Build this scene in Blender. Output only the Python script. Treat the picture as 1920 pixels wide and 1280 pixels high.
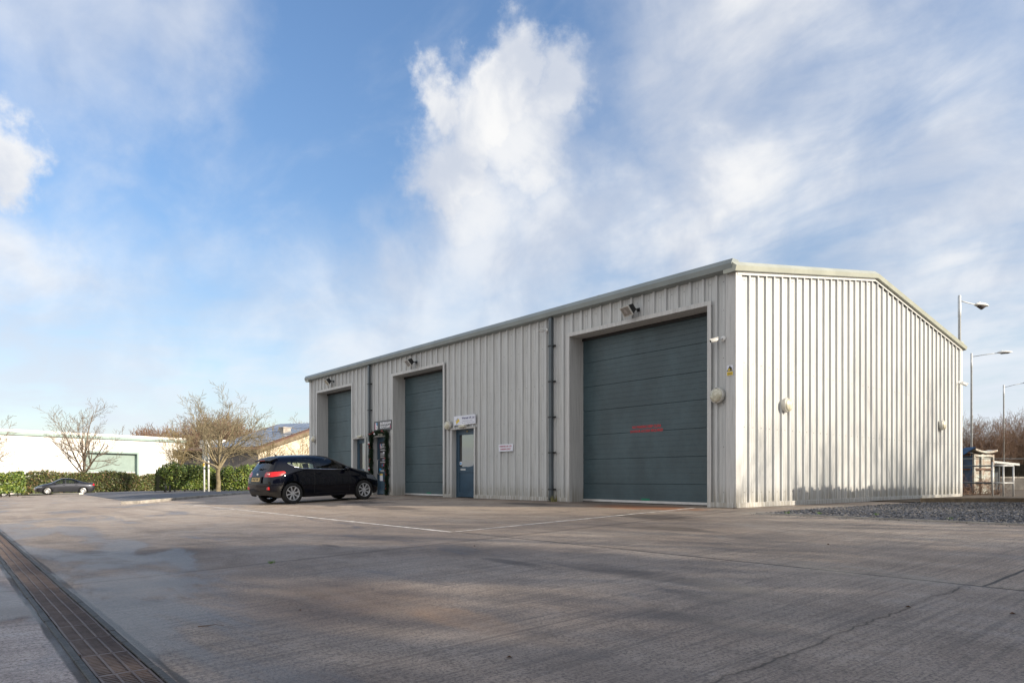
import bpy, bmesh, math, random
from mathutils import Vector, Matrix
from mathutils.bvhtree import BVHTree

for o in list(bpy.data.objects): bpy.data.objects.remove(o)
SC = bpy.context.scene
COL = SC.collection
R_ = math.radians

# ------------------------------------------------------------------ camera
FWD = Vector((-.7683, .6401, 0)); RGT = Vector((.6401, .7683, 0)); FPX = 1291.0; HOR = 896.0
CAM = Vector((8.02, -12.71, .62))
cd = bpy.data.cameras.new("camera"); cam = bpy.data.objects.new("camera", cd); COL.objects.link(cam)
cam.location = CAM; cam.rotation_euler = (R_(90), 0, math.atan2(.7683, .6401))
cd.sensor_width = 36; cd.lens = FPX/1920*36; cd.shift_y = (HOR-640)/1920
cd.clip_start = .05; cd.clip_end = 3000
SC.camera = cam

# ------------------------------------------------------------------ light
SUN_AZ = R_(23)      # from +X towards +Y
SUN_EL = R_(21)
sdir = Vector((math.cos(SUN_EL)*math.cos(SUN_AZ), math.cos(SUN_EL)*math.sin(SUN_AZ), math.sin(SUN_EL)))
sd = bpy.data.lights.new("sun", 'SUN'); sun = bpy.data.objects.new("sun", sd); COL.objects.link(sun)
sun.rotation_euler = sdir.to_track_quat('Z', 'Y').to_euler(); sun.location = sdir*200
sd.energy = 5.0; sd.angle = R_(.55); sd.color = (1, .88, .71)

SC.view_settings.view_transform = 'Standard'; SC.view_settings.look = 'None'
SC.view_settings.exposure = 0.69; SC.view_settings.gamma = 1

def N(nt, typ, loc=None, **kw):
    n = nt.nodes.new(typ)
    for k, v in kw.items():
        if k.startswith('i_'):
            key = k[2:]; key = int(key) if key.isdigit() else key.replace('_', ' ')
            n.inputs[key].default_value = v
        else: setattr(n, k, v)
    return n
def mth(nt, op, a, b=None, c=None, clamp=False):
    n = nt.nodes.new('ShaderNodeMath'); n.operation = op; n.use_clamp = clamp
    for i, v in enumerate((a, b, c)):
        if v is None: continue
        if isinstance(v, (int, float)): n.inputs[i].default_value = v
        else: nt.links.new(v, n.inputs[i])
    return n.outputs[0]
def sstep(nt, v, a, b, lo=0., hi=1.):
    n = nt.nodes.new('ShaderNodeMapRange'); n.interpolation_type = 'SMOOTHSTEP'
    n.inputs[1].default_value = a; n.inputs[2].default_value = b
    n.inputs[3].default_value = lo; n.inputs[4].default_value = hi
    nt.links.new(v, n.inputs[0]); return n.outputs[0]
def mixc(nt, f, a, b, mode='MIX'):
    n = nt.nodes.new('ShaderNodeMix'); n.data_type = 'RGBA'; n.blend_type = mode; n.clamp_factor = True
    for idx, v in ((0, f), (6, a), (7, b)):
        if isinstance(v, (int, float)): n.inputs[idx].default_value = v
        elif isinstance(v, (tuple, list)): n.inputs[idx].default_value = (*v[:3], 1)
        else: nt.links.new(v, n.inputs[idx])
    return n.outputs[2]
def noise(nt, vec, scale, detail=4, rough=.55, dist=0., out=0):
    n = nt.nodes.new('ShaderNodeTexNoise'); n.inputs['Scale'].default_value = scale
    n.inputs['Detail'].default_value = detail; n.inputs['Roughness'].default_value = rough
    n.inputs['Distortion'].default_value = dist
    nt.links.new(vec, n.inputs['Vector']); return n.outputs[out]
def mapv(nt, vec, scale=(1, 1, 1), loc=(0, 0, 0), rot=(0, 0, 0)):
    n = nt.nodes.new('ShaderNodeMapping'); n.inputs['Scale'].default_value = scale
    n.inputs['Location'].default_value = loc; n.inputs['Rotation'].default_value = rot
    nt.links.new(vec, n.inputs['Vector']); return n.outputs[0]

# ------------------------------------------------------------------ world: sky + clouds
W = bpy.data.worlds.new("World"); SC.world = W; W.use_nodes = True
nt = W.node_tree; nt.nodes.clear()
sky = N(nt, 'ShaderNodeTexSky'); sky.sky_type = 'NISHITA'; sky.sun_disc = False
sky.sun_elevation = SUN_EL; sky.sun_rotation = R_(90)-SUN_AZ; sky.altitude = 0
sky.air_density = 1.15; sky.dust_density = .6; sky.ozone_density = 1.6
tc = N(nt, 'ShaderNodeTexCoord'); D = tc.outputs['Generated']
nrm = N(nt, 'ShaderNodeVectorMath', operation='NORMALIZE'); nt.links.new(D, nrm.inputs[0]); Dn = nrm.outputs[0]
sep = N(nt, 'ShaderNodeSeparateXYZ'); nt.links.new(Dn, sep.inputs[0]); dz = sep.outputs[2]
# flat cloud-layer projection: direction / (height + bias)
den = mth(nt, 'ADD', mth(nt, 'MAXIMUM', dz, 0.0), .22)
pl = N(nt, 'ShaderNodeVectorMath', operation='SCALE'); nt.links.new(Dn, pl.inputs[0])
nt.links.new(mth(nt, 'DIVIDE', 1.0, den), pl.inputs[3]); PL = pl.outputs[0]
wn = noise(nt, Dn, 8.0, 8, .60, 0, 1)
wsub = N(nt, 'ShaderNodeVectorMath', operation='SUBTRACT'); nt.links.new(wn, wsub.inputs[0]); wsub.inputs[1].default_value = (.5, .5, .5)
wsc = N(nt, 'ShaderNodeVectorMath', operation='SCALE'); nt.links.new(wsub.outputs[0], wsc.inputs[0]); wsc.inputs[3].default_value = .19
wad = N(nt, 'ShaderNodeVectorMath', operation='ADD'); nt.links.new(wsc.outputs[0], wad.inputs[0]); nt.links.new(Dn, wad.inputs[1])
DW = wad.outputs[0]
def blob(az, el, rad, soft, amp, src=None):
    """a cloud bank seen towards azimuth az (deg right of the yard's view axis) and elevation el"""
    d = FWD*math.cos(R_(az))+RGT*math.sin(R_(az)); d = d*math.cos(R_(el)); d.z = math.sin(R_(el))
    n = nt.nodes.new('ShaderNodeVectorMath'); n.operation = 'DISTANCE'
    nt.links.new(src or DW, n.inputs[0]); n.inputs[1].default_value = d
    return sstep(nt, n.outputs['Value'], rad+soft, rad-soft, 0, amp)
BLOBS_HARD = [(-.6, 30.6, .048, .018, 1.0), (-6.2, 28.2, .040, .016, 1.0), (3.4, 28.8, .048, .022, .95), (-4.0, 24.5, .064, .026, .95), (1.5, 25.5, .062, .035, .9), (-1.5, 27.6, .066, .03, 1.0), (-2.5, 21.5, .07, .05, .85),
              (3, 20.5, .07, .07, .75), (-2.5, 18.5, .08, .07, .72), (-7, 15.5, .06, .06, .55), (0, 13.5, .07, .08, .5), (-37, 19.8, .040, .014, .95), (-37, 14, .05, .04, .7)]
BLOBS_SOFT = [(11, 20, .09, .08, .75), (16, 27, .11, .08, .95), (19, 33, .13, .10, .95), (24, 27, .16, .12, .9), (17, 20, .13, .10, .95), (30, 22, .15, .13, .85),
              (29, 33, .12, .12, .6), (36, 15, .14, .12, .85), (30, 10, .14, .10, .8), (-16, 7, .16, .10, .7), (-30, 6, .14, .08, .65), (2, 8, .14, .10, .7), (24, 15.5, .08, .08, .45), (34, 24, .08, .1, .5), (4, 12, .12, .10, .66), (-6, 10, .11, .10, .6), (-14, 9, .10, .10, .5),
              (-33, 30, .11, .07, .55), (-27, 31, .08, .06, .55), (-35, 24.5, .05, .05, .3), (-33, 11, .10, .08, .6), (-24, 11.5, .05, .05, .4),
              (-18.5, 13, .03, .03, .45), (38, 7, .15, .1, .85), (-28, 5, .05, .05, .5), (-40, 8, .1, .1, .4)]
BLOBS_FILL = [(150, 35, .75, .25, .85), (-110, 35, .7, .25, .85), (-165, 30, .6, .25, .85)]
hard = None
for b in BLOBS_HARD:
    v = blob(*b); hard = v if hard is None else mth(nt, 'MAXIMUM', hard, v)
soft = None
for b in BLOBS_SOFT:
    v = blob(*b); soft = v if soft is None else mth(nt, 'MAXIMUM', soft, v)
wispv = mapv(nt, PL, (1.0, 1.7, 1.0), (3.1, .4, 0), (0, 0, R_(-32)))
wisp = noise(nt, wispv, 2.3, 9, .56, .35)
wisp2 = noise(nt, mapv(nt, PL, (1, 1, 1), (7, 2, 0)), 1.2, 7, .55, .2)
fine = noise(nt, Dn, 9, 8, .6, .4)
softm = mth(nt, 'MULTIPLY', soft, sstep(nt, mth(nt, 'ADD', mth(nt, 'MULTIPLY', wisp, .6), mth(nt, 'MULTIPLY', wisp2, .4)), .24, .60))
hardm = mth(nt, 'MULTIPLY', hard, sstep(nt, fine, -.15, .36))
base = mth(nt, 'MULTIPLY', sstep(nt, wisp, .48, .85), .35)
hz = sstep(nt, dz, .34, .0)                                        # thin veil thickening to the horizon
lay = noise(nt, mapv(nt, Dn, (2.2, 2.2, 12), (4, 1, 2)), 1.6, 7, .58, .3)
veil = mth(nt, 'MULTIPLY', mth(nt, 'POWER', hz, 1.1), mth(nt, 'ADD', .22, mth(nt, 'MULTIPLY', sstep(nt, lay, .38, .60), .62)))
one = lambda a: mth(nt, 'SUBTRACT', 1.0, a, clamp=True)
inv = mth(nt, 'MULTIPLY', mth(nt, 'MULTIPLY', one(softm), one(hardm)), mth(nt, 'MULTIPLY', one(base), one(veil)))
dens = one(inv)
shade = sstep(nt, noise(nt, mapv(nt, Dn, (1, 1, 1), (0, 0, .035)), 6.5, 6, .55, .3), .36, .62)
ccol = mixc(nt, shade, (.40, .43, .49), (.60, .60, .60))
ccol = mixc(nt, sstep(nt, dz, .30, .0), ccol, (.49, .53, .60))
skys = N(nt, 'ShaderNodeVectorMath', operation='SCALE'); nt.links.new(sky.outputs[0], skys.inputs[0]); skys.inputs[3].default_value = .11
skyt = mixc(nt, 1.0, skys.outputs[0], mixc(nt, sstep(nt, dz, .0, .62), (.78, .82, .92), (.88, 1.02, 1.20)), 'MULTIPLY')
fin = mixc(nt, dens, skyt, ccol)
back = None
for b in BLOBS_FILL:
    v = blob(*b); back = v if back is None else mth(nt, 'MAXIMUM', back, v)
fin = mixc(nt, back, fin, (.66, .65, .64))          # unseen bright clouds added behind the camera to fill the shaded wall
bg = N(nt, 'ShaderNodeBackground'); nt.links.new(fin, bg.inputs[0]); bg.inputs[1].default_value = 1.0
wo = N(nt, 'ShaderNodeOutputWorld'); nt.links.new(bg.outputs[0], wo.inputs[0])

# ------------------------------------------------------------------ geometry helpers
def clip(v, a, b): return max(a, min(b, v))
def gz(x, y):
    s = -y
    a = .032*clip(s, 0, 12.1) - .012*clip(s-12.1, 0, 30)
    return -(a + .0138*clip(-x-15, 0, 75))
def at(px, D, z=None):
    p = CAM + FWD*D + RGT*((px-960)/FPX*D)
    return Vector((p.x, p.y, gz(p.x, p.y) if z is None else z))
def up(py, D): return CAM.z + (HOR-py)/FPX*D
def fac(px, py, d=0.):
    """point of the yard-side wall plane (y = d)"""
    k = (px-960)/FPX; r = FWD + RGT*k
    D = (d-CAM.y)/r.y
    return (CAM.x+r.x*D, up(py, D))
def gab(px, py):
    k = (px-960)/FPX; r = FWD+RGT*k
    D = (0-CAM.x)/r.x
    return (CAM.y+r.y*D, up(py, D))

class MB:
    def __init__(s): s.v = []; s.f = []; s.m = []
    def quad(s, a, b, c, d, m=0):
        i = len(s.v); s.v += [tuple(a), tuple(b), tuple(c), tuple(d)]; s.f.append((i, i+1, i+2, i+3)); s.m.append(m); return s
    def tri(s, a, b, c, m=0):
        i = len(s.v); s.v += [tuple(a), tuple(b), tuple(c)]; s.f.append((i, i+1, i+2)); s.m.append(m); return s
    def box(s, lo, hi, m=0, M=None):
        x0, y0, z0 = lo; x1, y1, z1 = hi; i = len(s.v)
        vs = [(x0, y0, z0), (x1, y0, z0), (x1, y1, z0), (x0, y1, z0), (x0, y0, z1), (x1, y0, z1), (x1, y1, z1), (x0, y1, z1)]
        if M is not None: vs = [tuple(M @ Vector(v)) for v in vs]
        s.v += vs
        for f in ((0, 3, 2, 1), (4, 5, 6, 7), (0, 1, 5, 4), (1, 2, 6, 5), (2, 3, 7, 6), (3, 0, 4, 7)):
            s.f.append(tuple(i+k for k in f)); s.m.append(m)
        return s
    def tube(s, pts, rads, n=8, m=0, caps=True):
        pts = [Vector(p) for p in pts]
        if isinstance(rads, (int, float)): rads = [rads]*len(pts)
        i0 = len(s.v)
        for k, p in enumerate(pts):
            t = (pts[min(k+1, len(pts)-1)] - pts[max(k-1, 0)]).normalized()
            a = Vector((0, 0, 1)) if abs(t.z) < .9 else Vector((1, 0, 0))
            u = t.cross(a).normalized(); w = t.cross(u)
            for j in range(n):
                an = 2*math.pi*j/n
                s.v.append(tuple(p+(u*math.cos(an)+w*math.sin(an))*rads[k]))
        for k in range(len(pts)-1):
            for j in range(n):
                s.f.append((i0+k*n+j, i0+k*n+(j+1) % n, i0+(k+1)*n+(j+1) % n, i0+(k+1)*n+j)); s.m.append(m)
        if caps:
            s.f.append(tuple(i0+j for j in range(n))[::-1]); s.m.append(m)
            s.f.append(tuple(i0+(len(pts)-1)*n+j for j in range(n))); s.m.append(m)
        return s
    def lathe(s, prof, n=24, M=None, m=0):
        """prof: [(r, z)] around z axis"""
        i0 = len(s.v)
        for r, z in prof:
            for j in range(n):
                an = 2*math.pi*j/n; p = Vector((r*math.cos(an), r*math.sin(an), z))
                if M is not None: p = M @ p
                s.v.append(tuple(p))
        for k in range(len(prof)-1):
            for j in range(n):
                s.f.append((i0+k*n+j, i0+k*n+(j+1) % n, i0+(k+1)*n+(j+1) % n, i0+(k+1)*n+j)); s.m.append(m)
        return s
    def prism(s, prof, ax, a0, a1, m=0, caps=True, ends=None):
        """extrude a closed 2D profile along axis ax ('x': prof=(y,z); 'y': prof=(x,z); 'z': prof=(x,y))"""
        def P(p, a):
            return {'x': (a, p[0], p[1]), 'y': (p[0], a, p[1]), 'z': (p[0], p[1], a)}[ax]
        i = len(s.v); n = len(prof)
        s.v += [P(p, a0) for p in prof]+[P(p, a1) for p in prof]
        for k in range(n): s.f.append((i+k, i+(k+1) % n, i+n+(k+1) % n, i+n+k)); s.m.append(m)
        if caps:
            s.f.append(tuple(i+k for k in range(n))[::-1]); s.m.append(m)
            s.f.append(tuple(i+n+k for k in range(n))); s.m.append(m)
        return s
    def build(s, name, mats, parent=None, smooth=False, loc=None, fixn=False):
        me = bpy.data.meshes.new(name); me.from_pydata(s.v, [], s.f)
        if not isinstance(mats, (list, tuple)): mats = [mats]
        for mt in mats: me.materials.append(mt)
        me.polygons.foreach_set('material_index', s.m)
        if fixn:
            bm = bmesh.new(); bm.from_mesh(me); bmesh.ops.recalc_face_normals(bm, faces=bm.faces); bm.to_mesh(me); bm.free()
        if smooth: me.polygons.foreach_set('use_smooth', [True]*len(me.polygons))
        me.update()
        o = bpy.data.objects.new(name, me); COL.objects.link(o)
        if parent is not None: o.parent = parent
        if loc is not None: o.location = loc
        return o
def thing(name, label, cat, loc=(0, 0, 0), rz=0, group=None):
    o = bpy.data.objects.new(name, None); COL.objects.link(o); o.empty_display_size = .2
    o.location = loc; o.rotation_euler = (0, 0, rz); return tag(o, label, cat, group)
def tag(o, label, cat, group=None):
    o['label'] = label; o['category'] = cat
    if group: o['group'] = group
    return o
def struct(o, kind='structure'): o['kind'] = kind; return o
def children(o): return [c for c in bpy.data.objects if c.parent == o]
KIDS = {}
def copy_tree(o, loc=None, rz=None, scale=None, parent=None):
    c = o.copy(); COL.objects.link(c); c.parent = parent
    if loc is not None: c.location = loc
    if rz is not None: c.rotation_euler = (0, 0, rz)
    if scale is not None: c.scale = scale if isinstance(scale, tuple) else (scale,)*3
    for ch in children(o): copy_tree(ch, parent=c)
    return c
def bevel(o, w, seg=2, ang=40):
    m = o.modifiers.new('b', 'BEVEL'); m.width = w; m.segments = seg; m.limit_method = 'ANGLE'; m.angle_limit = R_(ang); return o
def text_mesh(name, body, size, mt, parent, M, extrude=.002, bold=0., xs=1.0, align='CENTER', spacing=1.0, fit=None):
    cu = bpy.data.curves.new(name, 'FONT'); cu.body = body; cu.size = size; cu.extrude = extrude; cu.offset = bold
    cu.align_x = align; cu.align_y = 'CENTER'; cu.resolution_u = 2; cu.space_character = spacing
    o = bpy.data.objects.new(name, cu); COL.objects.link(o)
    dg = bpy.context.evaluated_depsgraph_get(); me = bpy.data.meshes.new_from_object(o.evaluated_get(dg))
    bpy.data.objects.remove(o); bpy.data.curves.remove(cu)
    me.name = name
    if fit: xx = [v.co.x for v in me.vertices]; xs = fit/(max(xx)-min(xx))
    me.transform(M @ Matrix.Diagonal((xs, 1, 1, 1))); me.materials.clear(); me.materials.append(mt)
    o = bpy.data.objects.new(name, me); COL.objects.link(o); o.parent = parent; return o

# ------------------------------------------------------------------ materials
def newmat(name):
    m = bpy.data.materials.new(name); m.use_nodes = True; t = m.node_tree
    b = t.nodes['Principled BSDF']; return m, t, b
def mat(name, col, rough=.6, metal=0., var=.0, vscale=3., vcol=None, bump=0., bscale=40., spec=.5, stretch=(1, 1, 1), coat=0., island=0., hue=None, trans=0., coord='Object'):
    m, t, b = newmat(name)
    b.inputs['Roughness'].default_value = rough; b.inputs['Metallic'].default_value = metal
    b.inputs['Specular IOR Level'].default_value = spec; b.inputs['Coat Weight'].default_value = coat; b.inputs['Coat Roughness'].default_value = .03
    c = (*col, 1); b.inputs['Base Color'].default_value = c
    out = None
    tcn = N(t, 'ShaderNodeTexCoord'); vec = mapv(t, tcn.outputs[coord], stretch)
    if var > 0:
        n = noise(t, vec, vscale, 6, .62)
        f = sstep(t, n, .33, .68)
        dark = vcol or tuple(x*(1-var) for x in col)
        out = mixc(t, f, dark, tuple(min(1, x*(1+var*.3)) for x in col))
    if island > 0:
        g = N(t, 'ShaderNodeNewGeometry'); rnd = g.outputs['Random Per Island']
        src = out if out is not None else col
        r2 = mixc(t, rnd, tuple(1-island for _ in range(3)), tuple(1+island for _ in range(3)))
        out = mixc(t, 1.0, src, r2, 'MULTIPLY')
        if hue:
            f2 = mth(t, 'FRACT', mth(t, 'MULTIPLY', rnd, 7.31))
            out = mixc(t, sstep(t, f2, .6, .95), out, hue)
    if out is not None: t.links.new(out, b.inputs['Base Color'])
    if bump > 0:
        bn = N(t, 'ShaderNodeBump'); bn.inputs['Strength'].default_value = bump; bn.inputs['Distance'].default_value = .02
        t.links.new(noise(t, vec, bscale, 5, .6), bn.inputs['Height']); t.links.new(bn.outputs[0], b.inputs['Normal'])
    return m

M = {}
# profiled steel cladding: light grey, weathered, dirt streaks down the sheet
def cladding(name, col):
    m, t, b = newmat(name)
    g = N(t, 'ShaderNodeTexCoord'); P = g.outputs['Object']
    big = noise(t, P, .7, 4, .5)
    streak = noise(t, mapv(t, P, (9, 9, .45)), 2.2, 6, .6)
    fines = noise(t, mapv(t, P, (1, 1, .15)), 45, 3, .5)
    c = mixc(t, sstep(t, streak, .40, .70), tuple(x*1.03 for x in col), tuple(x*.82 for x in col))
    c = mixc(t, sstep(t, big, .35, .7, 0, .35), c, tuple(a*b_ for a, b_ in zip(col, (.86, .87, .9))))
    c = mixc(t, sstep(t, fines, .5, .8, 0, .18), c, (.25, .25, .24))
    sp = N(t, 'ShaderNodeSeparateXYZ'); t.links.new(P, sp.inputs[0])
    low = mth(t, 'MULTIPLY', sstep(t, sp.outputs[2], .55, .05), sstep(t, streak, .3, .6))
    c = mixc(t, mth(t, 'MULTIPLY', low, .6), c, (.24, .21, .15))
    lap = mth(t, 'MULTIPLY', sstep(t, mth(t, 'ABSOLUTE', mth(t, 'SUBTRACT', sp.outputs[2], 3.36)), .008, .003), .10)
    c = mixc(t, lap, c, (.16, .16, .16))
    t.links.new(c, b.inputs['Base Color'])
    t.links.new(sstep(t, streak, .3, .7, .38, .55), b.inputs['Roughness'])
    b.inputs['Specular IOR Level'].default_value = .45
    bn = N(t, 'ShaderNodeBump'); bn.inputs['Strength'].default_value = .05; bn.inputs['Distance'].default_value = .02
    t.links.new(noise(t, mapv(t, P, (1, 1, .6)), 2.2, 3, .5), bn.inputs['Height']); t.links.new(bn.outputs[0], b.inputs['Normal'])
    return m
M['clad'] = cladding('steel_cladding', (.53, .542, .54))
M['flash'] = cladding('steel_flashing', (.54, .54, .53))
M['trimgreen'] = mat('eaves_trim', (.38, .395, .34), .42, 0, .12, 1.5)
M['gutter'] = mat('gutter_shaded_trim', (.23, .26, .26), .42, 0, .12, 1.5)  # same paint as the verge trim, darkened for the shaded front eaves
M['roof'] = mat('roof_sheet', (.33, .35, .34), .5, 0, .2, 2)
M['screw'] = mat('screw_head', (.12, .12, .12), .5, .4)
M['doorpanel'] = mat('sectional_door', (.049, .084, .100), .42, 0, .30, 1.1, stretch=(1, 1, .6), bump=.05, bscale=6)
M['pipe'] = mat('downpipe', (.085, .105, .12), .4, 0, .2, 3)
M['bluedoor'] = mat('blue_door', (.035, .075, .12), .4, 0, .15, 3)
M['white'] = mat('white_plastic', (.72, .72, .70), .4, 0, .1, 4)
M['lampglass'] = mat('opal_cover', (.62, .60, .50), .25, 0, .18, 12, vcol=(.42, .40, .30), coat=.3)
M['lampbody'] = mat('lamp_body', (.55, .54, .50), .45, 0, .15, 9)
M['black'] = mat('black_metal', (.012, .012, .013), .45)
M['rubber'] = mat('black_rubber', (.018, .018, .02), .7, 0, .2, 8)
M['galv'] = mat('galvanised', (.58, .60, .61), .45, .15, .15, 6)
M['plinth'] = mat('plinth', (.075, .07, .06), .9, 0, .5, 6, bump=.5, bscale=30)
M['alu'] = mat('aluminium_strip', (.62, .62, .62), .4, .6, .1, 4)
M['dark'] = mat('dark_interior', (.01, .01, .011), .8)
M['red'] = mat('red_letters', (.45, .03, .04), .5)
M['redsign'] = mat('red_sign_letters', (.42, .10, .16), .5)
M['green'] = mat('green_tape', (.0, .16, .09), .5)
M['signwhite'] = mat('sign_white', (.70, .72, .80), .35, 0, .05, 6)
M['signdark'] = mat('sign_dark', (.055, .052, .058), .4, 0, .15, 6)
M['signletter'] = mat('sign_letter_white', (.78, .78, .82), .4)
M['pink'] = mat('sign_pink', (.65, .08, .22), .4)
M['cyan'] = mat('sign_blue', (.02, .30, .62), .4)
M['navy'] = mat('sign_navy', (.10, .10, .22), .4)
M['yellow'] = mat('sign_yellow', (.70, .50, .04), .4)
M['greytext'] = mat('sign_grey', (.25, .26, .33), .5)
M['skyglass'] = None
def glassmat(name, tint, rough=.02, see=.5):
    m, t, b = newmat(name)
    t.nodes.remove(b)
    gl = N(t, 'ShaderNodeBsdfGlossy'); gl.inputs['Roughness'].default_value = rough; gl.inputs['Color'].default_value = (1, 1, 1, 1)
    tr = N(t, 'ShaderNodeBsdfTransparent'); tr.inputs['Color'].default_value = (*tint, 1)
    fr = N(t, 'ShaderNodeFresnel'); fr.inputs['IOR'].default_value = 1.5
    mx = N(t, 'ShaderNodeMixShader'); t.links.new(mth(t, 'ADD', mth(t, 'MULTIPLY', fr.outputs[0], 1.0), see), mx.inputs[0])
    t.links.new(tr.outputs[0], mx.inputs[1]); t.links.new(gl.outputs[0], mx.inputs[2])
    t.links.new(mx.outputs[0], t.nodes['Material Output'].inputs[0]); return m
M['carglass'] = glassmat('car_glass', (.62, .72, .66), .01, .0)
M['doorglass'] = glassmat('door_glass', (.25, .3, .28), .02, .18)
# ================================================================== GROUND
def concrete():
    m, t, b = newmat('yard_concrete')
    g = N(t, 'ShaderNodeTexCoord'); P = g.outputs['Object']
    sp = N(t, 'ShaderNodeSeparateXYZ'); t.links.new(P, sp.inputs[0]); X, Y = sp.outputs[0], sp.outputs[1]
    def seg(v, c, w, soft=.008):   # 1 near v == c
        return sstep(t, mth(t, 'ABSOLUTE', mth(t, 'SUBTRACT', v, c)), w+soft, w*.4)
    wob = mth(t, 'MULTIPLY', mth(t, 'SUBTRACT', noise(t, P, 2.2, 6, .6), .5), .05)
    wob2 = mth(t, 'MULTIPLY', mth(t, 'SUBTRACT', noise(t, mapv(t, P, (.3, 1, 1)), 1.6, 8, .65), .5), .28)
    # --- stains and tone
    big = noise(t, mapv(t, P, (.5, 1, 1), (3, 8, 0)), .32, 5, .6, .6)
    med = noise(t, mapv(t, P, (.7, 1, 1)), 1.5, 7, .65, .4)
    fin = noise(t, P, 55, 4, .75)
    grit = noise(t, P, 190, 2, .7)
    brush = noise(t, mapv(t, P, (26, .55, 1)), 1.0, 6, .68)
    brush2 = noise(t, mapv(t, P, (95, 1.6, 1)), 1.0, 3, .7)
    c = mixc(t, sstep(t, big, .34, .66), (.44, .345, .265), (.61, .515, .42))
    c = mixc(t, sstep(t, med, .40, .74, 0, .6), c, (.24, .195, .16))
    c = mixc(t, sstep(t, med, .45, .20, 0, .5), c, (.55, .52, .49))
    c = mixc(t, sstep(t, brush, .46, .66, 0, .52), c, (.15, .128, .11))
    c = mixc(t, sstep(t, brush2, .52, .68, 0, .45), c, (.15, .13, .12))
    c = mixc(t, sstep(t, fin, .50, .60, 0, .75), c, (.13, .11, .10))
    c = mixc(t, sstep(t, fin, .46, .32, 0, .5), c, (.62, .58, .54))
    c = mixc(t, sstep(t, grit, .56, .68, 0, .6), c, (.07, .06, .055))
    # bays: the slab against the building is browner, the one before it paler
    near = sstep(t, mth(t, 'ADD', Y, wob), -6.56, -6.54)
    c = mixc(t, mth(t, 'MULTIPLY', near, .35), c, mixc(t, 1.0, c, (.84, .78, .70), 'MULTIPLY'))
    # foreground tree shade put into the concrete colour; the sunlit left stays paler
    fg_shade = mth(t, 'MULTIPLY', sstep(t, mth(t, 'ADD', X, mth(t, 'MULTIPLY', mth(t, 'SUBTRACT', big, .5), 14)), -11, -2), mth(t, 'ADD', .5, mth(t, 'MULTIPLY', sstep(t, Y, -5, -8), .5)))
    c = mixc(t, fg_shade, c, mixc(t, 1.0, c, (.56, .56, .58), 'MULTIPLY'))
    # bluish sky reflection painted on the slab beyond the channel, and brown silt patches
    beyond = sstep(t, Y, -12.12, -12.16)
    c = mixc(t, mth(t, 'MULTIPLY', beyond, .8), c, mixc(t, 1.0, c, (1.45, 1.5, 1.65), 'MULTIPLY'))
    # damp: along the channel and in hollows
    dch = sstep(t, mth(t, 'ABSOLUTE', mth(t, 'ADD', Y, 11.6)), 2.6, .3)
    dmn = noise(t, mapv(t, P, (.35, 1, 1), (11, 3, 0)), .75, 6, .6, .5)
    damp = sstep(t, mth(t, 'ADD', dmn, mth(t, 'MULTIPLY', dch, .11)), .56, .66)
    c = mixc(t, mth(t, 'MULTIPLY', damp, .62), c, mixc(t, 1.0, c, (.33, .32, .34), 'MULTIPLY'))
    # rust and oil
    def spot(x, y, rx, ry, soft=.6):
        v = N(t, 'ShaderNodeVectorMath', operation='DISTANCE')
        mp = mapv(t, P, (1/rx, 1/ry, 0)); t.links.new(mp, v.inputs[0]); v.inputs[1].default_value = (x/rx, y/ry, 0)
        return sstep(t, mth(t, 'ADD', v.outputs['Value'], mth(t, 'MULTIPLY', mth(t, 'SUBTRACT', med, .5), 1.6)), 1, 1-soft)
    rust = spot(-1.9, -.75, 2.0, .75)
    c = mixc(t, mth(t, 'MULTIPLY', rust, .8), c, (.30, .125, .055))
    brown = mth(t, 'MAXIMUM', spot(3.1, -10.3, 1.5, 1.0, .8), spot(1.75, -12.4, .55, .6, .5))
    brown = mth(t, 'MAXIMUM', brown, spot(-1.6, -10.4, .9, .8, .8)); brown = mth(t, 'MAXIMUM', brown, spot(5.4, -11.4, .9, .7, .8))
    c = mixc(t, mth(t, 'MULTIPLY', brown, .75), c, mixc(t, 1.0, c, (.50, .40, .33), 'MULTIPLY'))
    rust2 = spot(4.3, -10.0, .8, .25)
    c = mixc(t, mth(t, 'MULTIPLY', rust2, .25), c, (.34, .20, .10))
    foot = mth(t, 'MULTIPLY', sstep(t, mth(t, 'ADD', Y, mth(t, 'MULTIPLY', mth(t, 'SUBTRACT', med, .5), 1.2)), -1.0, -.2), sstep(t, X, -.5, -3.5))  # wet stain and wall-foot shadow, both painted as darkening
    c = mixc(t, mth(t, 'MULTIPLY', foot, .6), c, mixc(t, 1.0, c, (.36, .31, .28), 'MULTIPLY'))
    tr = noise(t, mapv(t, P, (.12, 1.6, 1), (5, 2, 0)), 1.5, 3, .5, .2)
    c = mixc(t, sstep(t, tr, .55, .68, 0, .30), c, (.17, .14, .12))
    sl = noise(t, mapv(t, P, (17, .22, 1)), 1.0, 3, .6)
    c = mixc(t, sstep(t, sl, .60, .70, 0, .50), c, (.12, .095, .08))
    silt = mth(t, 'MAXIMUM', sstep(t, mth(t, 'ADD', mth(t, 'ABSOLUTE', mth(t, 'SUBTRACT', Y, -11.79)), mth(t, 'MULTIPLY', mth(t, 'SUBTRACT', med, .5), .06)), .028, .010), sstep(t, mth(t, 'ADD', mth(t, 'ABSOLUTE', mth(t, 'SUBTRACT', Y, -12.16)), mth(t, 'MULTIPLY', mth(t, 'SUBTRACT', med, .5), .06)), .028, .010))
    c = mixc(t, mth(t, 'MULTIPLY', silt, .9), c, (.03, .025, .022))
    oil = mth(t, 'MAXIMUM', spot(-5.2, -1.1, 1.5, .5), spot(-10.3, -3.2, 1.1, .6))
    c = mixc(t, mth(t, 'MULTIPLY', oil, .75), c, (.035, .028, .026))
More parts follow.
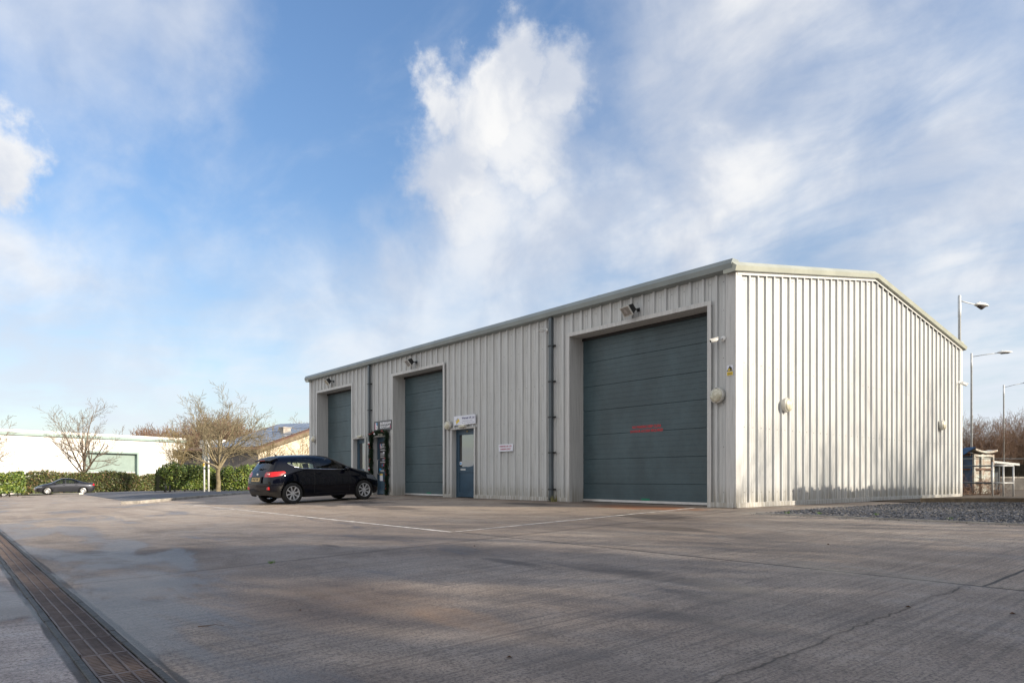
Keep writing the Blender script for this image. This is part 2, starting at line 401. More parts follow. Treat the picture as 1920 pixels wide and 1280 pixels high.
    oil2 = mth(t, 'MAXIMUM', spot(-.6, -8.7, .35, .10), spot(2.5, -8.1, .7, .14))
    c = mixc(t, mth(t, 'MULTIPLY', oil2, .6), c, (.04, .035, .035))
    # joints
    xm = mth(t, 'ADD', X, wob)
    joints = seg(xm, .45, .010)
    for q in (-5.45, -11.2, -16.9, -22.6, -28.3, -34, 12.1): joints = mth(t, 'MAXIMUM', joints, seg(xm, q, .010))
    joints = mth(t, 'MAXIMUM', joints, mth(t, 'MULTIPLY', seg(xm, 6.28, .016), near))
    joints = mth(t, 'MAXIMUM', joints, seg(mth(t, 'ADD', Y, mth(t, 'MULTIPLY', wob, .6)), -6.56, .018))
    edge_joint = seg(mth(t, 'ADD', Y, wob), -1.02, .010)  # dark joint line parallel to the yard wall
    joints = mth(t, 'MAXIMUM', joints, edge_joint)
    crack = mth(t, 'MULTIPLY', seg(mth(t, 'ADD', X, wob2), 6.18, .003, .008), mth(t, 'SUBTRACT', 1., near))
    crack = mth(t, 'MULTIPLY', crack, sstep(t, med, .30, .55, .25, .7)); crack = mth(t, 'MAXIMUM', crack, mth(t, 'MULTIPLY', seg(mth(t, 'ADD', X, wob2), -2.4, .006, .010), sstep(t, med, .4, .55)))
    lines = mth(t, 'MAXIMUM', mth(t, 'MULTIPLY', joints, sstep(t, fin, .25, .5, .55, .95)), crack)
    jh = sstep(t, mth(t, 'ABSOLUTE', mth(t, 'SUBTRACT', xm, .45)), .16, .0, 0, .30)
    c = mixc(t, jh, c, (.13, .10, .08))
    ch = mth(t, 'MULTIPLY', sstep(t, mth(t, 'ABSOLUTE', mth(t, 'SUBTRACT', mth(t, 'ADD', X, wob2), 6.18)), .05, .0, 0, .35), mth(t, 'SUBTRACT', 1., near))
    c = mixc(t, ch, c, (.13, .10, .075))
    c = mixc(t, lines, c, (.03, .026, .022))
    t.links.new(c, b.inputs['Base Color'])
    rg = sstep(t, med, .3, .7, .62, .8)
    rgh = N(t, 'ShaderNodeMix'); t.links.new(damp, rgh.inputs[0]); t.links.new(rg, rgh.inputs[2]); rgh.inputs[3].default_value = .38
    t.links.new(rgh.outputs[0], b.inputs['Roughness']); b.inputs['Specular IOR Level'].default_value = .45
    h = mth(t, 'ADD', mth(t, 'MULTIPLY', fin, .5), mth(t, 'ADD', mth(t, 'MULTIPLY', brush2, .35), mth(t, 'MULTIPLY', grit, .3)))
    h = mth(t, 'SUBTRACT', h, mth(t, 'MULTIPLY', lines, 1.6))
    bn = N(t, 'ShaderNodeBump'); bn.inputs['Strength'].default_value = .55; bn.inputs['Distance'].default_value = .014
    t.links.new(h, bn.inputs['Height']); t.links.new(bn.outputs[0], b.inputs['Normal'])
    return m
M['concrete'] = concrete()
M['tarmac'] = mat('tarmac', (.13, .13, .14), .75, 0, .3, 1.5, bump=.4, bscale=120)
M['kerb'] = mat('kerb_concrete', (.38, .35, .31), .85, 0, .35, 3, bump=.3, bscale=60)
M['paint'] = mat('line_paint', (.66, .62, .57), .7, 0, .45, 7, vcol=(.36, .31, .27), stretch=(1, 1, 1))
M['grass'] = mat('grass', (.075, .115, .022), .9, 0, .4, 2.5, bump=.4, bscale=60)
M['earth'] = mat('earth', (.10, .075, .05), .95, 0, .45, 1.2, bump=.6, bscale=25)
M['field'] = mat('field', (.10, .11, .045), .95, 0, .4, .15)

YB = [-42.1, -12.1, 0]; XB = [-90, -60, -40, -15]
def drape(bm, zoff):
    for y in YB: bmesh.ops.bisect_plane(bm, geom=bm.verts[:]+bm.edges[:]+bm.faces[:], plane_co=(0, y, 0), plane_no=(0, 1, 0))
    for x in XB: bmesh.ops.bisect_plane(bm, geom=bm.verts[:]+bm.edges[:]+bm.faces[:], plane_co=(x, 0, 0), plane_no=(1, 0, 0))
    for v in bm.verts: v.co.z = gz(v.co.x, v.co.y)+(zoff(v.co.x, v.co.y) if callable(zoff) else zoff)
def sheet(name, polys, zoff, mt, thick=0., parent=None, cuts=()):
    bm = bmesh.new()
    for pts in polys:
        bm.faces.new([bm.verts.new((x, y, 0)) for x, y in pts])
    bmesh.ops.recalc_face_normals(bm, faces=bm.faces)
    for f in bm.faces:
        if f.normal.z < 0: f.normal_flip()
    for co, no in cuts: bmesh.ops.bisect_plane(bm, geom=bm.verts[:]+bm.edges[:]+bm.faces[:], plane_co=co, plane_no=no)
    drape(bm, zoff)
    if thick:
        r = bmesh.ops.extrude_face_region(bm, geom=bm.faces[:])
        top = [e for e in r['geom'] if isinstance(e, bmesh.types.BMVert)]
        tops = set(top)
        for v in bm.verts:
            if v not in tops: v.co.z -= thick
        bmesh.ops.recalc_face_normals(bm, faces=bm.faces)
    me = bpy.data.meshes.new(name); bm.to_mesh(me); bm.free(); me.materials.append(mt)
    o = bpy.data.objects.new(name, me); COL.objects.link(o); o.parent = parent
    return o
def rect(x0, y0, x1, y1): return [(x0, y0), (x1, y0), (x1, y1), (x0, y1)]
struct(sheet('ground', [rect(-900, -900, 900, 900)], -.14, M['field']))
DY0, DY1 = -12.133, -11.817     # drainage channel edges
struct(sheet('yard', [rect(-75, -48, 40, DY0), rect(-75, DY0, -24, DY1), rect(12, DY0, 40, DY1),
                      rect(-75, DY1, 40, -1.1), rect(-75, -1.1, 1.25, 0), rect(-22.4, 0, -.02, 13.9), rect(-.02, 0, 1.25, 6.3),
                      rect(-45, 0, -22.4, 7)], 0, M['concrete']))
# painted bay lines, each about 90 mm wide
def strip(p, q, w):
    p, q = Vector(p), Vector(q); d = (q-p).normalized(); n = Vector((-d.y, d.x))*w/2
    return [tuple(p+n), tuple(p-n), tuple(q-n), tuple(q+n)]
bays = [strip((-.72, -6.63), (-19.3, -6.63), .10), strip((-.72, -6.58), (-.72, -.35), .09), strip((-10.1, -6.57), (-10.1, -.5), .08),
        strip((-15.4, -6.57), (-15.4, -1.0), .08), strip((-4.5, -.35), (-.8, -.30), .0) if False else strip((-12.7, -2.6), (-12.7, -.4), .06)]
bp = sheet('bay_markings', bays, .004, M['paint']); struct(bp)
# raised tarmac footpath with its kerb
K1, K2, K3, K4, K5 = (-19.8, -7.15), (-29.5, .2), (-36, 5.2), (-62, 2.2), (-55, -3.9)
nn_ = Vector((-(K5[1]-K1[1]), K5[0]-K1[0], 0)).normalized(); nn_ = -nn_ if nn_.y < 0 else nn_
ramp = lambda x, y: .006+.085*clip(((x-K1[0])*nn_.x+(y-K1[1])*nn_.y)/1.8, 0, 1)
struct(sheet('footpath', [[K1, K5, K4, K3, K2]], ramp, M['tarmac'], cuts=[(Vector((K1[0], K1[1], 0))+nn_*1.8, nn_)]))
def kerb_run(pts, name, width=.15, h=.11, step=.92):
    mb = MB()
    for a, b_ in zip(pts[:-1], pts[1:]):
        a, b_ = Vector(a), Vector(b_); L = (b_-a).length; n = max(1, int(L/step)); d = (b_-a)/L; nn = Vector((-d.y, d.x))
        for i in range(n):
            p = a+d*(L*i/n+.004); q = a+d*(L*(i+1)/n-.004)
            zz = [(p+nn*width/2), (p-nn*width/2), (q-nn*width/2), (q+nn*width/2)]
            k = len(mb.v)
            mb.v += [(v.x, v.y, gz(v.x, v.y)-.1) for v in zz]+[(v.x, v.y, gz(v.x, v.y)+h) for v in zz]
            for f in ((4, 5, 6, 7), (0, 1, 5, 4), (1, 2, 6, 5), (2, 3, 7, 6), (3, 0, 4, 7)): mb.f.append(tuple(k+j for j in f)); mb.m.append(0)
    o = mb.build(name, M['kerb'], fixn=True); bevel(o, .012, 2); return struct(o)
kerb_run([(-20.0, -7.65), (-19.72, -7.15), K2, (-36, 5.2)], 'kerb_footpath', h=.104)
M['kerb_new'] = mat('kerb_pale', (.66, .60, .52), .85, 0, .15, 3)
kv = kerb_run([(-58.0, -3.7), (-66, -5.0), (-84, -7.6), (-96, -9.5)], 'kerb_verge', width=.3, h=.13); kv.data.materials[0] = M['kerb_new']
struct(sheet('grass_verge', [[(-31, 1.6), (-27, 4.5), (-34, 9), (-62, 12), (-66, 3.2), (-36, 5.6)]], .112, M['grass']))
struct(sheet('access_road', [[(-55.2, -4.1), (-62.2, 2.1), (-75, 4), (-110, -4), (-110, -14), (-58, -3.9)]], .008, M['tarmac']))
struct(sheet('grass_strip', [[(-64, -5.9), (-84, -8.9), (-100, -11), (-100, -6), (-84, -4.6), (-66, -4.6)]], .05, M['grass']))
struct(sheet('planting_bed', [[(-58, 2.5), (-75, 4), (-105, -3), (-105, 30), (-50, 30), (-34, 9.2), (-62, 12.1)]], .06, M['earth']))
# manhole cover on the far yard
mc = MB(); a = at(55, 50)
for i in range(4): mc.box((a.x-.45+.226*i, a.y-.45, a.z), (a.x-.235+.226*i, a.y+.45, a.z+.012))
tag(mc.build('manhole_cover', mat('cast_iron', (.05, .045, .04), .6, .3, .3, 9)), 'dark iron manhole cover in the far left of the concrete yard', 'manhole cover')

# ------------------------------------------------------------------ drainage channel
M['grate'] = mat('rusty_grate', (.13, .10, .088), .6, .2, .6, 2.2, vcol=(.075, .052, .045), bump=.3, bscale=60)
M['edge'] = mat('channel_edge', (.05, .048, .046), .6, .2, .4, 9, bump=.6, bscale=35)
ch = thing('drainage_channel', 'long rusty slotted drainage channel set in the concrete yard', 'drain', (0, (DY0+DY1)/2, 0))
zc = gz(0, DY1)
mb = MB(); x0, x1 = -24, 12; w = (DY1-DY0)/2
mb.box((x0, -w, zc-.22), (x1, w, zc-.20)); mb.box((x0, -w-.01, zc-.22), (x1, -w+.004, zc-.012)); mb.box((x0, w-.004, zc-.22), (x1, w+.01, zc-.012))
o = mb.build('trough', M['dark'], ch)
for x in (0,): pass
mb = MB(); rng = random.Random(5)
for sgn in (-1, 1):
    x = x0
    while x < x1:
        L = rng.uniform(.35, .8); j = rng.uniform(0, .004)
        y0, y1 = (w-.034+j, w+rng.uniform(-.002, .012)) if sgn > 0 else (-w-rng.uniform(-.002, .012), -w+.034-j)
        mb.box((x, y0, zc-.05), (x+L-.006, y1, zc+.002+rng.uniform(-.003, .003))); x += L
o = mb.build('edge_rail', M['edge'], ch); bevel(o, .004, 1)
pm = MB(); L = .5
pm.box((.003, -.118, -.03), (.018, .118, 0)); pm.box((L-.018, -.118, -.03), (L-.003, .118, 0))
for y in (-.118, -.043, .031, .106): pm.box((.018, y, -.03), (L-.018, y+.012, -.0015 if abs(y) > .05 else .001))
nb = 14
for i in range(nb):
    xx = .03+i*(L-.06)/(nb-1)
    for y in (-.106, -.031, .043): pm.box((xx-.007, y, -.03), (xx+.007, y+.063, -.003))
for q in (-.135, .123): pm.box((L/2-.03, q, -.02), (L/2+.03, q+.012, -.002))
base = pm.build('grate', M['grate'], ch); base.location = (x0, 0, zc-.006)
n = int((x1-x0)/L)
for i in range(1, n):
    c = base.copy(); COL.objects.link(c); c.parent = ch
    z = gz(x0+i*L+.25, DY1)
    c.location = (x0+i*L, rng.uniform(-.002, .002), z-.006+rng.uniform(-.002, .001)); c.rotation_euler = (rng.uniform(-.008, .008), rng.uniform(-.004, .004), rng.uniform(-.003, .003))

# ------------------------------------------------------------------ gravel
M['gravel'] = mat('slate_chippings', (.085, .09, .105), .7, 0, .0, 3, island=.85, hue=(.24, .22, .20))
M['gravelbed'] = mat('gravel_bed', (.05, .052, .06), .95, 0, .4, 8, bump=.8, bscale=60)
struct(sheet('gravel_bed', [[(1.25, -1.1), (20, -1.1), (20, 18), (2.6, 8.0), (1.45, 6.4), (1.25, 6.3)]], -.02, M['gravelbed']))
rng = random.Random(11); mb = MB()
def stone(mb, x, y, z, s):
    a = rng.uniform(0, 6.28); pts = []
    for k in range(3):
        an = a+k*2.094+rng.uniform(-.4, .4); r = s*rng.uniform(.6, 1.2); pts.append((x+math.cos(an)*r, y+math.sin(an)*r, z+rng.uniform(-.1, .5)*s))
    top = (x+rng.uniform(-.4, .4)*s, y+rng.uniform(-.4, .4)*s, z+s*rng.uniform(.4, 1.0))
    i = len(mb.v); mb.v += pts+[top]
    for f in ((0, 1, 3), (1, 2, 3), (2, 0, 3)): mb.f.append(tuple(i+k for k in f)); mb.m.append(0)
for _ in range(52000):
    y = -1.05+9.2*rng.random()**1.15; x = rng.uniform(1.2, 6.6-.18*y)
    if x < 1.25+ (.25 if y > -.6 else (y+1.1)*.5)*rng.random(): continue
    # kerb line at the back
    if (x-1.38)*.768-(y-6.34)*.64 < .05 and y > 6.0: continue
    stone(mb, x, y, gz(x, y)-.01+.02*rng.random(), rng.uniform(.012, .034))
for _ in range(160):
    x = rng.uniform(1.0, 6.5); y = -1.15-abs(rng.gauss(0, .16)); stone(mb, x, y, gz(x, y), rng.uniform(.008, .02))
g = mb.build('gravel', M['gravel']); g['kind'] = 'stuff'; g['label'] = 'loose blue grey slate chippings beside the gable wall'; g['category'] = 'gravel'
edge = MB(); edge.box((1.15, -1.13, -.06), (20, -1.08, gz(3, -1.1)+.022)); struct(edge.build('gravel_edging', M['kerb']))
# little weeds in the joints and gravel
M['weed'] = mat('weed_leaf', (.10, .20, .03), .7, 0, .0, 3, island=.3)
rng = random.Random(3)
def weed(x, y, s, label, n=26, m='weed'):
    mb = MB()
    for i in range(n):
        a = rng.uniform(0, 6.28); r = rng.uniform(0, s*.8); h = rng.uniform(.3, 1)*s; w = s*.10; d = rng.uniform(0, .6)*s
        bx, by = r*math.cos(a), r*math.sin(a); dx, dy = math.cos(a), math.sin(a)
        mb.tri((bx-dy*w, by+dx*w, 0), (bx+dy*w, by-dx*w, 0), (bx+dx*d, by+dy*d, h))
    o = mb.build('weed', M[m], loc=(x, y, gz(x, y)-.003)); tag(o, label, 'weed', 'small weeds in the ground joints'); return o
k = 0
for (px, D, s, lab) in ((510, 7.6, .05, 'tiny green weed in a yard joint between the channel and the bay corner'),
                        (288, 26.5, .16, 'dark green weed at the foot of the pale kerb, left one of two'), (389, 31.5, .14, 'dark green weed at the foot of the kerb below the sign posts')):
    a = at(px, D); weed(a.x, a.y, s, lab)
for (x, y, lab) in ((1.62, -.85, 'leftmost green weed along the front edge of the slate chippings'), (2.15, -.75, 'second green weed from the left in the slate chippings'),
                    (3.0, -.5, 'third green weed from the left in the slate chippings'), (4.2, -.75, 'rightmost green weed near the front edge of the slate chippings')):
    weed(x, y, .07, lab)
M['drygrass'] = mat('dry_grass', (.20, .19, .08), .8, 0, 0, 3, island=.3)
x, z = fac(1042, 930); weed(x, -.08, .20, 'dry grass tuft growing at the foot of the near dark downpipe', 70, 'drygrass')
# twig and leaves lying on the yard
def litter(x, y, s, label):
    mb = MB(); a = rng.uniform(0, 6.28); c, d = math.cos(a)*s, math.sin(a)*s
    mb.quad((-c, -d, .004), (d*.6, -c*.6, .012), (c, d, .003), (-d*.6, c*.6, .015)); mb.quad((-c*.2, -d*.2, .002), (c*1.6, d*1.6, .004), (c*1.6+.003, d*1.6+.003, .004), (-c*.2+.004, -d*.2, .002))
    o = mb.build('fallen_leaf', M['leaf_brown'], loc=(x, y, gz(x, y))); tag(o, label, 'leaf', 'dead leaves on the yard')
M['leaf_brown'] = mat('dead_leaf', (.10, .055, .03), .7, 0, 0, 3, island=.4)
tw = MB(); tw.tube([(0, 0, .006), (.05, .01, .008), (.10, .03, .012), (.16, .03, .006)], [.003, .003, .002, .001], 5); tw.tube([(.05, .01, .008), (.08, -.03, .01)], [.002, .001], 4)
a = at(371, 4.55); o = tw.build('twig', M['leaf_brown'], loc=a); o.rotation_euler.z = .9; tag(o, 'thin dark twig lying on the damp concrete right of the channel', 'twig')
for (px, D, lab) in ((562, 5.0, 'small dark leaf on the damp concrete above the twig'), (1703, 4.62, 'small dark leaf near the long crack at the right'), (1899, 4.35, 'dark leaf at the right edge of the yard below the slab corner'),
                     (150, 3.9, 'small ochre leaf on the left edge of the channel'), (955, 3.65, 'small dark leaf in the middle foreground of the yard'), (890, 8.7, 'pale leaf on the yard inside the painted bay corner'),
                     (1530, 8.9, 'dark leaf on the yard just before the slate chippings'), (1553, 8.0, 'small dark leaf on the brown slab in front of the slate chippings')):
    a = at(px, D); litter(a.x, a.y, .016+.006*rng.random(), lab)
# ================================================================== THE WAREHOUSE
LEN, DEP = 21.2, 13.3
EZ, AZ_ = 5.10, 6.18      # verge top at the eaves / at the apex
CB = .05                  # underside of the cladding
wh = thing('warehouse', 'grey ribbed steel industrial unit with three dark roller doors and a sunlit gable end', 'industrial unit', (0, 0, 0))
# ---- openings of the yard-side wall  (x0, x1, head z)
def op(pl, pr, hp):
    xl, _ = fac(pl, 900); xr, _ = fac(pr, 900)
    return [xl, xr, hp]
zA = (fac(1067.2, 634)[1]+fac(1334, 572)[1])/2
zB = (fac(736.3, 705.7)[1]+fac(834.8, 684.6)[1])/2
zC = (fac(595.2, 736.6)[1]+fac(661.6, 722.5)[1])/2
zh = (fac(847.3, 805.6)[1]+fac(895, 799.7)[1])/2
zr = (zA+zB+zC)/3; 
OPS = {'big1': op(1070.5, 1329, 0), 'big2': op(739.0, 833, 0), 'big3': op(596.5, 661, 0),
       'man1': op(849.5, 891, 0), 'man2': op(702.0, 731.5, 0), 'man3': op(664.5, 686.0, 0)}
for k in OPS: OPS[k][2] = zr if k.startswith('big') else zh-.02
print('HEADS', zA, zB, zC, zh, OPS)
PITCH = .333; RD = .046
def rib_profile(u):
    """height of the cladding face above the pan, period PITCH; crown narrow"""
    u = u % PITCH
    pts = [(0, 0), (.222, 0), (.236, RD), (.286, RD), (.306, 0), (PITCH, 0)]
    for (a, ha), (b_, hb) in zip(pts[:-1], pts[1:]):
        if u <= b_: return ha+(hb-ha)*(u-a)/(b_-a) if b_ > a else ha
    return 0
BRK = [0, .068, .072, .145, .149, .222, .236, .286, .306]
def rib_mesh(mb, L, ztop, holes, place, off=0., flip=False):
    us = {0., L}
    k = 0
    while k*PITCH-off < L+PITCH:
        for b_ in BRK:
            u = k*PITCH+b_-off
            if 0 < u < L: us.add(u)
        k += 1
    for h in holes:
        for e in h[:2]:
            if 0 < e < L: us.add(e)
    us = sorted(us)
    for a, b_ in zip(us[:-1], us[1:]):
        if b_-a < 1e-6: continue
        m = (a+b_)/2; za, zb = ztop(a), ztop(b_)
        ha, hb = rib_profile(a+off+1e-6), rib_profile(b_+off-1e-6)
        # micro ribs in the pan
        um = (m+off) % PITCH
        if .066 < um < .074 or .143 < um < .151: ha = hb = .004
        segs = [(CB, None)]
        for h in holes:
            if h[0]-1e-6 <= m <= h[1]+1e-6: segs = [(h[2], None)]
        for z0, _ in segs:
            p = [place(a, z0, ha), place(b_, z0, hb), place(b_, zb, hb), place(a, za, ha)]
            if flip: p.reverse()
            mb.quad(*p)
# yard-side wall: u = -x
holes = [(-v[1], -v[0], v[2]) for v in OPS.values()]
mb = MB(); rib_mesh(mb, LEN, lambda u: 4.93, holes, lambda u, z, h: (-u, -h, z), off=.17, flip=True)
fmb = mb
# screws (tiny geometry, own material slot folded into one sub-part)
def screws(mb, L, rows, place, holes, off):
    k = 0
    while True:
        u = k*PITCH+.256-off-.15; k += 1
        if u > L-.2: break
        if u < .25: continue
        for z in rows:
            zz = z(u) if callable(z) else z
            if any(h[0]-.1 < u < h[1]+.1 and zz < h[2]+.1 for h in holes): continue
            hh = rib_profile(u+off)+.002
            c = Vector(place(u, zz, hh)); n = (Vector(place(u, zz, hh+.006))-c)
            a = Vector(place(u+.009, zz, hh))-c; b_ = Vector((0, 0, .009))
            i = len(mb.v)
            for q in range(6):
                an = q*math.pi/3; mb.v.append(tuple(c+a*math.cos(an)+b_*math.sin(an)))
            for q in range(6):
                an = q*math.pi/3; mb.v.append(tuple(c+n+(a*math.cos(an)+b_*math.sin(an))*.8))
            for q in range(6): mb.f.append((i+q, i+(q+1) % 6, i+6+(q+1) % 6, i+6+q)); mb.m.append(1)
            mb.f.append(tuple(i+6+q for q in range(6))); mb.m.append(1)
screws(fmb, LEN, [.32, 1.28, 2.20, 3.15, 4.15, 4.75], lambda u, z, h: (-u, -h, z), holes, .17); front = fmb.build('front_wall', [M['clad'], M['screw']], wh)
# gable: u = y
def gtop(u): return EZ-.24 + (AZ_-EZ)*(1-abs(u-DEP/2)/(DEP/2))+.02
mb = MB(); us_off = .10
rib_mesh(mb, DEP, gtop, [], lambda u, z, h: (h, u, z), off=us_off)
# split at the apex so the top follows the roof line
screws(mb, DEP, [.32, 1.70, 3.05, lambda u: gtop(u)-.14], lambda u, z, h: (h, u, z), [], us_off); gable = mb.build('gable_wall', [M['clad'], M['screw']], wh)
# the walls that face away
mb = MB(); mb.quad((-LEN, 0, CB), (-LEN, DEP, CB), (-LEN, DEP, 4.93), (-LEN, 0, 4.93)); mb.tri((-LEN, 0, 4.93), (-LEN, DEP, 4.93), (-LEN, DEP/2, 5.95))
rib_mesh(mb, LEN, lambda u: 4.93, [], lambda u, z, h: (-u, DEP+h, z), off=0)
mb.build('rear_wall', M['clad'], wh)
mb = MB(); x = 0.
for a, b_ in sorted([(-v[1], -v[0]) for v in OPS.values()])+[(LEN-.03, LEN)]:
    if a-x > .02: mb = MB(); mb.box((-a+.0, .012, -.25), (-x-.03, .10, CB+.02)); mb.build('plinth', M['plinth'], wh)
    x = b_
mb = MB(); mb.box((-.10, .105, -.25), (-.012, DEP-.02, CB+.02)); mb.build('plinth', M['plinth'], wh); mb = MB(); mb.box((-LEN+.03, .2, -.25), (-LEN+.1, DEP-.02, CB+.02))
mb.build('plinth', M['plinth'], wh)
# plinth must not fill door openings: it lies 50 mm behind the cladding, doors stand deeper on the slab
# ---- corner and base flashings
mb = MB()
c = RD+.004
mb.prism([(-.19, -c), (c+.001, -c), (c+.001, .145), (c-.006, .145), (c-.006, -c+.007), (-.19, -c+.007)], 'z', CB-.035, 4.93)
mb.build('corner_flashing', M['flash'], wh); mb = MB()
mb.prism([(-LEN-c, -c), (-LEN+.15, -c), (-LEN+.15, -c+.007), (-LEN-c+.006, -c+.007), (-LEN-c+.006, .14), (-LEN-c, .14)], 'z', CB, 4.90)
mb.build('corner_flashing', M['flash'], wh); mb = MB()
mb.prism([(c, DEP-.12), (c, DEP+c), (-.12, DEP+c), (-.12, DEP+c-.006), (c-.006, DEP+c-.006), (c-.006, DEP-.12)], 'z', CB, 4.90)
mb.build('corner_flashing', M['flash'], wh)
mb = MB(); edges = sorted([(-v[1], -v[0]) for v in OPS.values()]); x = .0
for a, b_ in edges+[(LEN, LEN)]:
    if a-x > .05: mb = MB(); mb.prism([(.004, CB-.045), (-c-.012, CB-.045), (-c-.008, CB+.055), (-c-.004, CB+.06), (.004, CB+.06)], 'x', -a+.0, -x-.002); mb.build('drip_flashing', M['flash'], wh, fixn=True)
    x = b_
mb = MB(); mb.prism([(-.02, CB-.045), (c+.012, CB-.045), (c+.008, CB+.055), (c+.003, CB+.06), (-.02, CB+.06)], 'y', -.03, DEP)
mb.build('drip_flashing', M['flash'], wh, fixn=True)
# ---- gutter along the eaves and verge trims on the gable
gx0 = .10
mb = MB(); gp = [(.06, 5.14), (-.16, 5.14), (-.215, 5.04), (-.19, 4.935), (-.02, 4.905), (.06, 4.905)]
gx0 = .05; xs = [-LEN-.20, -17.9, -14.6, -11.0, -7.3, -3.7, gx0]
for a, b_ in zip(xs[:-1], xs[1:]): mb.prism(gp, 'x', a+.0015, b_-.0015)
for q in xs[1:-1]: mb.prism([(.05, 5.143), (-.163, 5.143), (-.218, 5.04), (-.193, 4.932), (-.02, 4.90), (.05, 4.90)], 'x', q-.03, q+.03)
gut = mb.build('gutter', M['gutter'], wh, fixn=True)
mb = MB(); mb.prism([(-y+DEP, z) for y, z in gp], 'x', -LEN-.2, gx0); mb.build('gutter', M['trimgreen'], wh, fixn=True)
def verge(mb, prof, x0, y0, y1, rise0, rise1):
    """profile (x outward, z) swept along the roof edge from y0 to y1 with height offsets"""
    n = len(prof); i = len(mb.v)
    mb.v += [(x0+p[0], y0, p[1]+rise0) for p in prof]+[(x0+p[0], y1, p[1]+rise1) for p in prof]
    for k in range(n): mb.f.append((i+k, i+(k+1) % n, i+n+(k+1) % n, i+n+k)); mb.m.append(0)
    mb.f.append(tuple(i+k for k in range(n))[::-1]); mb.f.append(tuple(i+n+k for k in range(n))); mb.m += [0, 0]
vp = [(-.16, .03), (.035, .0), (.155, -.10), (.125, -.20), (.04, -.215), (-.16, -.215)]
for x0, sg in ((.0, 1), (-LEN, -1)):
    prof = [(p[0]*sg, p[1]) for p in vp]
    mb = MB(); y = [-.19, 2.2, 4.6, DEP/2, DEP-4.6, DEP-2.2, DEP+.19]
    def rz(yy): return EZ+(AZ_-EZ)*(1-abs(yy-DEP/2)/(DEP/2))
    for a, b_ in zip(y[:-1], y[1:]):
        e = .0015 if a != DEP/2 and b_ != DEP/2 else 0
        verge(mb, prof, x0, a+(e if a != DEP/2 else 0), b_-(e if b_ != DEP/2 else 0), rz(a), rz(b_))
    mb.build('verge_trim', M['trimgreen'], wh, fixn=True)
    if sg > 0:
        mb = MB(); fp = [(.0, -.20), (RD+.012, -.20), (RD+.012, -.275), (RD+.006, -.275), (RD+.006, -.21), (.0, -.21)]
        for a, b_ in ((-.0, DEP/2), (DEP/2, DEP)): verge(mb, fp, 0, a, b_, rz(a), rz(b_))
        mb.build('verge_flashing', M['flash'], wh, fixn=True)
mb = MB()
for a, b_ in ((-.1, DEP/2), (DEP/2, DEP+.1)):
    mb.quad((-LEN+.1, a, rz(a)-.03), (-.1, a, rz(a)-.03), (-.1, b_, rz(b_)-.03), (-LEN+.1, b_, rz(b_)-.03))
mb.build('roof', M['roof'], wh)
# ---- sectional doors in deep reveals
REV = .46
def door_profile(z0, z1, sec=.635, first=.0):
    pts = []; z = z0
    marks = []
    q = z1
    while q > z0: marks.append((q, 1)); q -= sec
    q = z1-sec/5
    while q > z0:
        if all(abs(q-m_[0]) > .03 for m_ in marks): marks.append((q, 0))
        q -= sec/5
    marks.sort()
    out = [(z0, 0)]
    for zz, big in marks:
        d = .013 if big else .0028; w_ = .007 if big else .005
        if zz-w_ <= z0+.01 or zz+w_ >= z1-.01: continue
        out += [(zz-w_, 0), (zz, d), (zz+w_, 0)]
    out.append((z1, 0)); return out
def roller(o3):
    x0, x1, zt = o3; par = thing('roller_door', '', '', (0, 0, 0)); del par['label']; del par['category']; par.parent = wh
    mb = MB(); zb = .075; pr = door_profile(zb, zt-.02)
    for (za, da), (zb_, db) in zip(pr[:-1], pr[1:]):
        mb.quad((x0-.05, REV+da, za), (x1+.05, REV+da, za), (x1+.05, REV+db, zb_), (x0-.05, REV+db, zb_))
    mb.build('door_panel', M['doorpanel'], par)
    mb = MB(); mb.box((x0+.006, REV-.03, .02), (x1-.006, REV+.02, zb)); mb.build('bottom_rail', M['alu'], par)
    mb = MB(); mb.box((x0+.006, REV-.015, -.03), (x1-.006, REV+.03, .019)); mb.build('rubber_seal', M['rubber'], par)
    # reveal linings and face trims, one folded flashing
    mb = MB()
    for xx, sg in ((x0, 1), (x1, -1)):
        mb.prism([(xx, -.060), (xx-.10*sg, -.060), (xx-.10*sg, -.052), (xx-.008*sg, -.052), (xx-.008*sg, REV+.1), (xx, REV+.1)], 'z', -.02, zt+.0)
    mb.prism([(-.063, zt), (-.063, zt+.095), (-.055, zt+.095), (-.055, zt+.008), (REV+.1, zt+.008), (REV+.1, zt)], 'x', x0-.10, x1+.10)
    mb.build('door_trim', M['flash'], par, fixn=True)
    mb = MB(); mb.box((x0, REV-.05, zt-.075), (x1, REV-.035, zt-.002)); mb.build('lintel_seal', M['rubber'], par)
    mb = MB(); mb.box((x0, REV+.12, -.2), (x1, REV+.14, zt)); 
    return par
d1 = roller(OPS['big1']); d2 = roller(OPS['big2']); d3 = roller(OPS['big3'])
# lettering and tape on the doors
RX = lambda x, y, z: Matrix.Translation((x, y, z)) @ Matrix.Rotation(R_(90), 4, 'X')
ca, za = fac(1212, 802.5, REV); cb_, zb_ = fac(1211, 809.5, REV)
lw = fac(1242, 803, REV)[0]-fac(1180.5, 803, REV)[0]
text_mesh('lettering', 'NO PARKING KEEP CLEAR', .085, M['red'], d1, RX(ca, REV-.003, up(802.5, 17.2)), .001, .003, fit=lw*.88)
text_mesh('lettering', '24 HOUR ACCESS REQUIRED', .085, M['red'], d1, RX(ca, REV-.003, up(802.5, 17.2)-.10), .001, .003, fit=lw)
for d_, px in ((d1, 1210.5), (d2, 804)):
    gx, _ = fac(px, 930, REV); mb = MB(); mb.box((gx-.13, REV-.006, .078), (gx+.13, REV-.002, .13)); mb.build('green_tape', M['green'], d_)
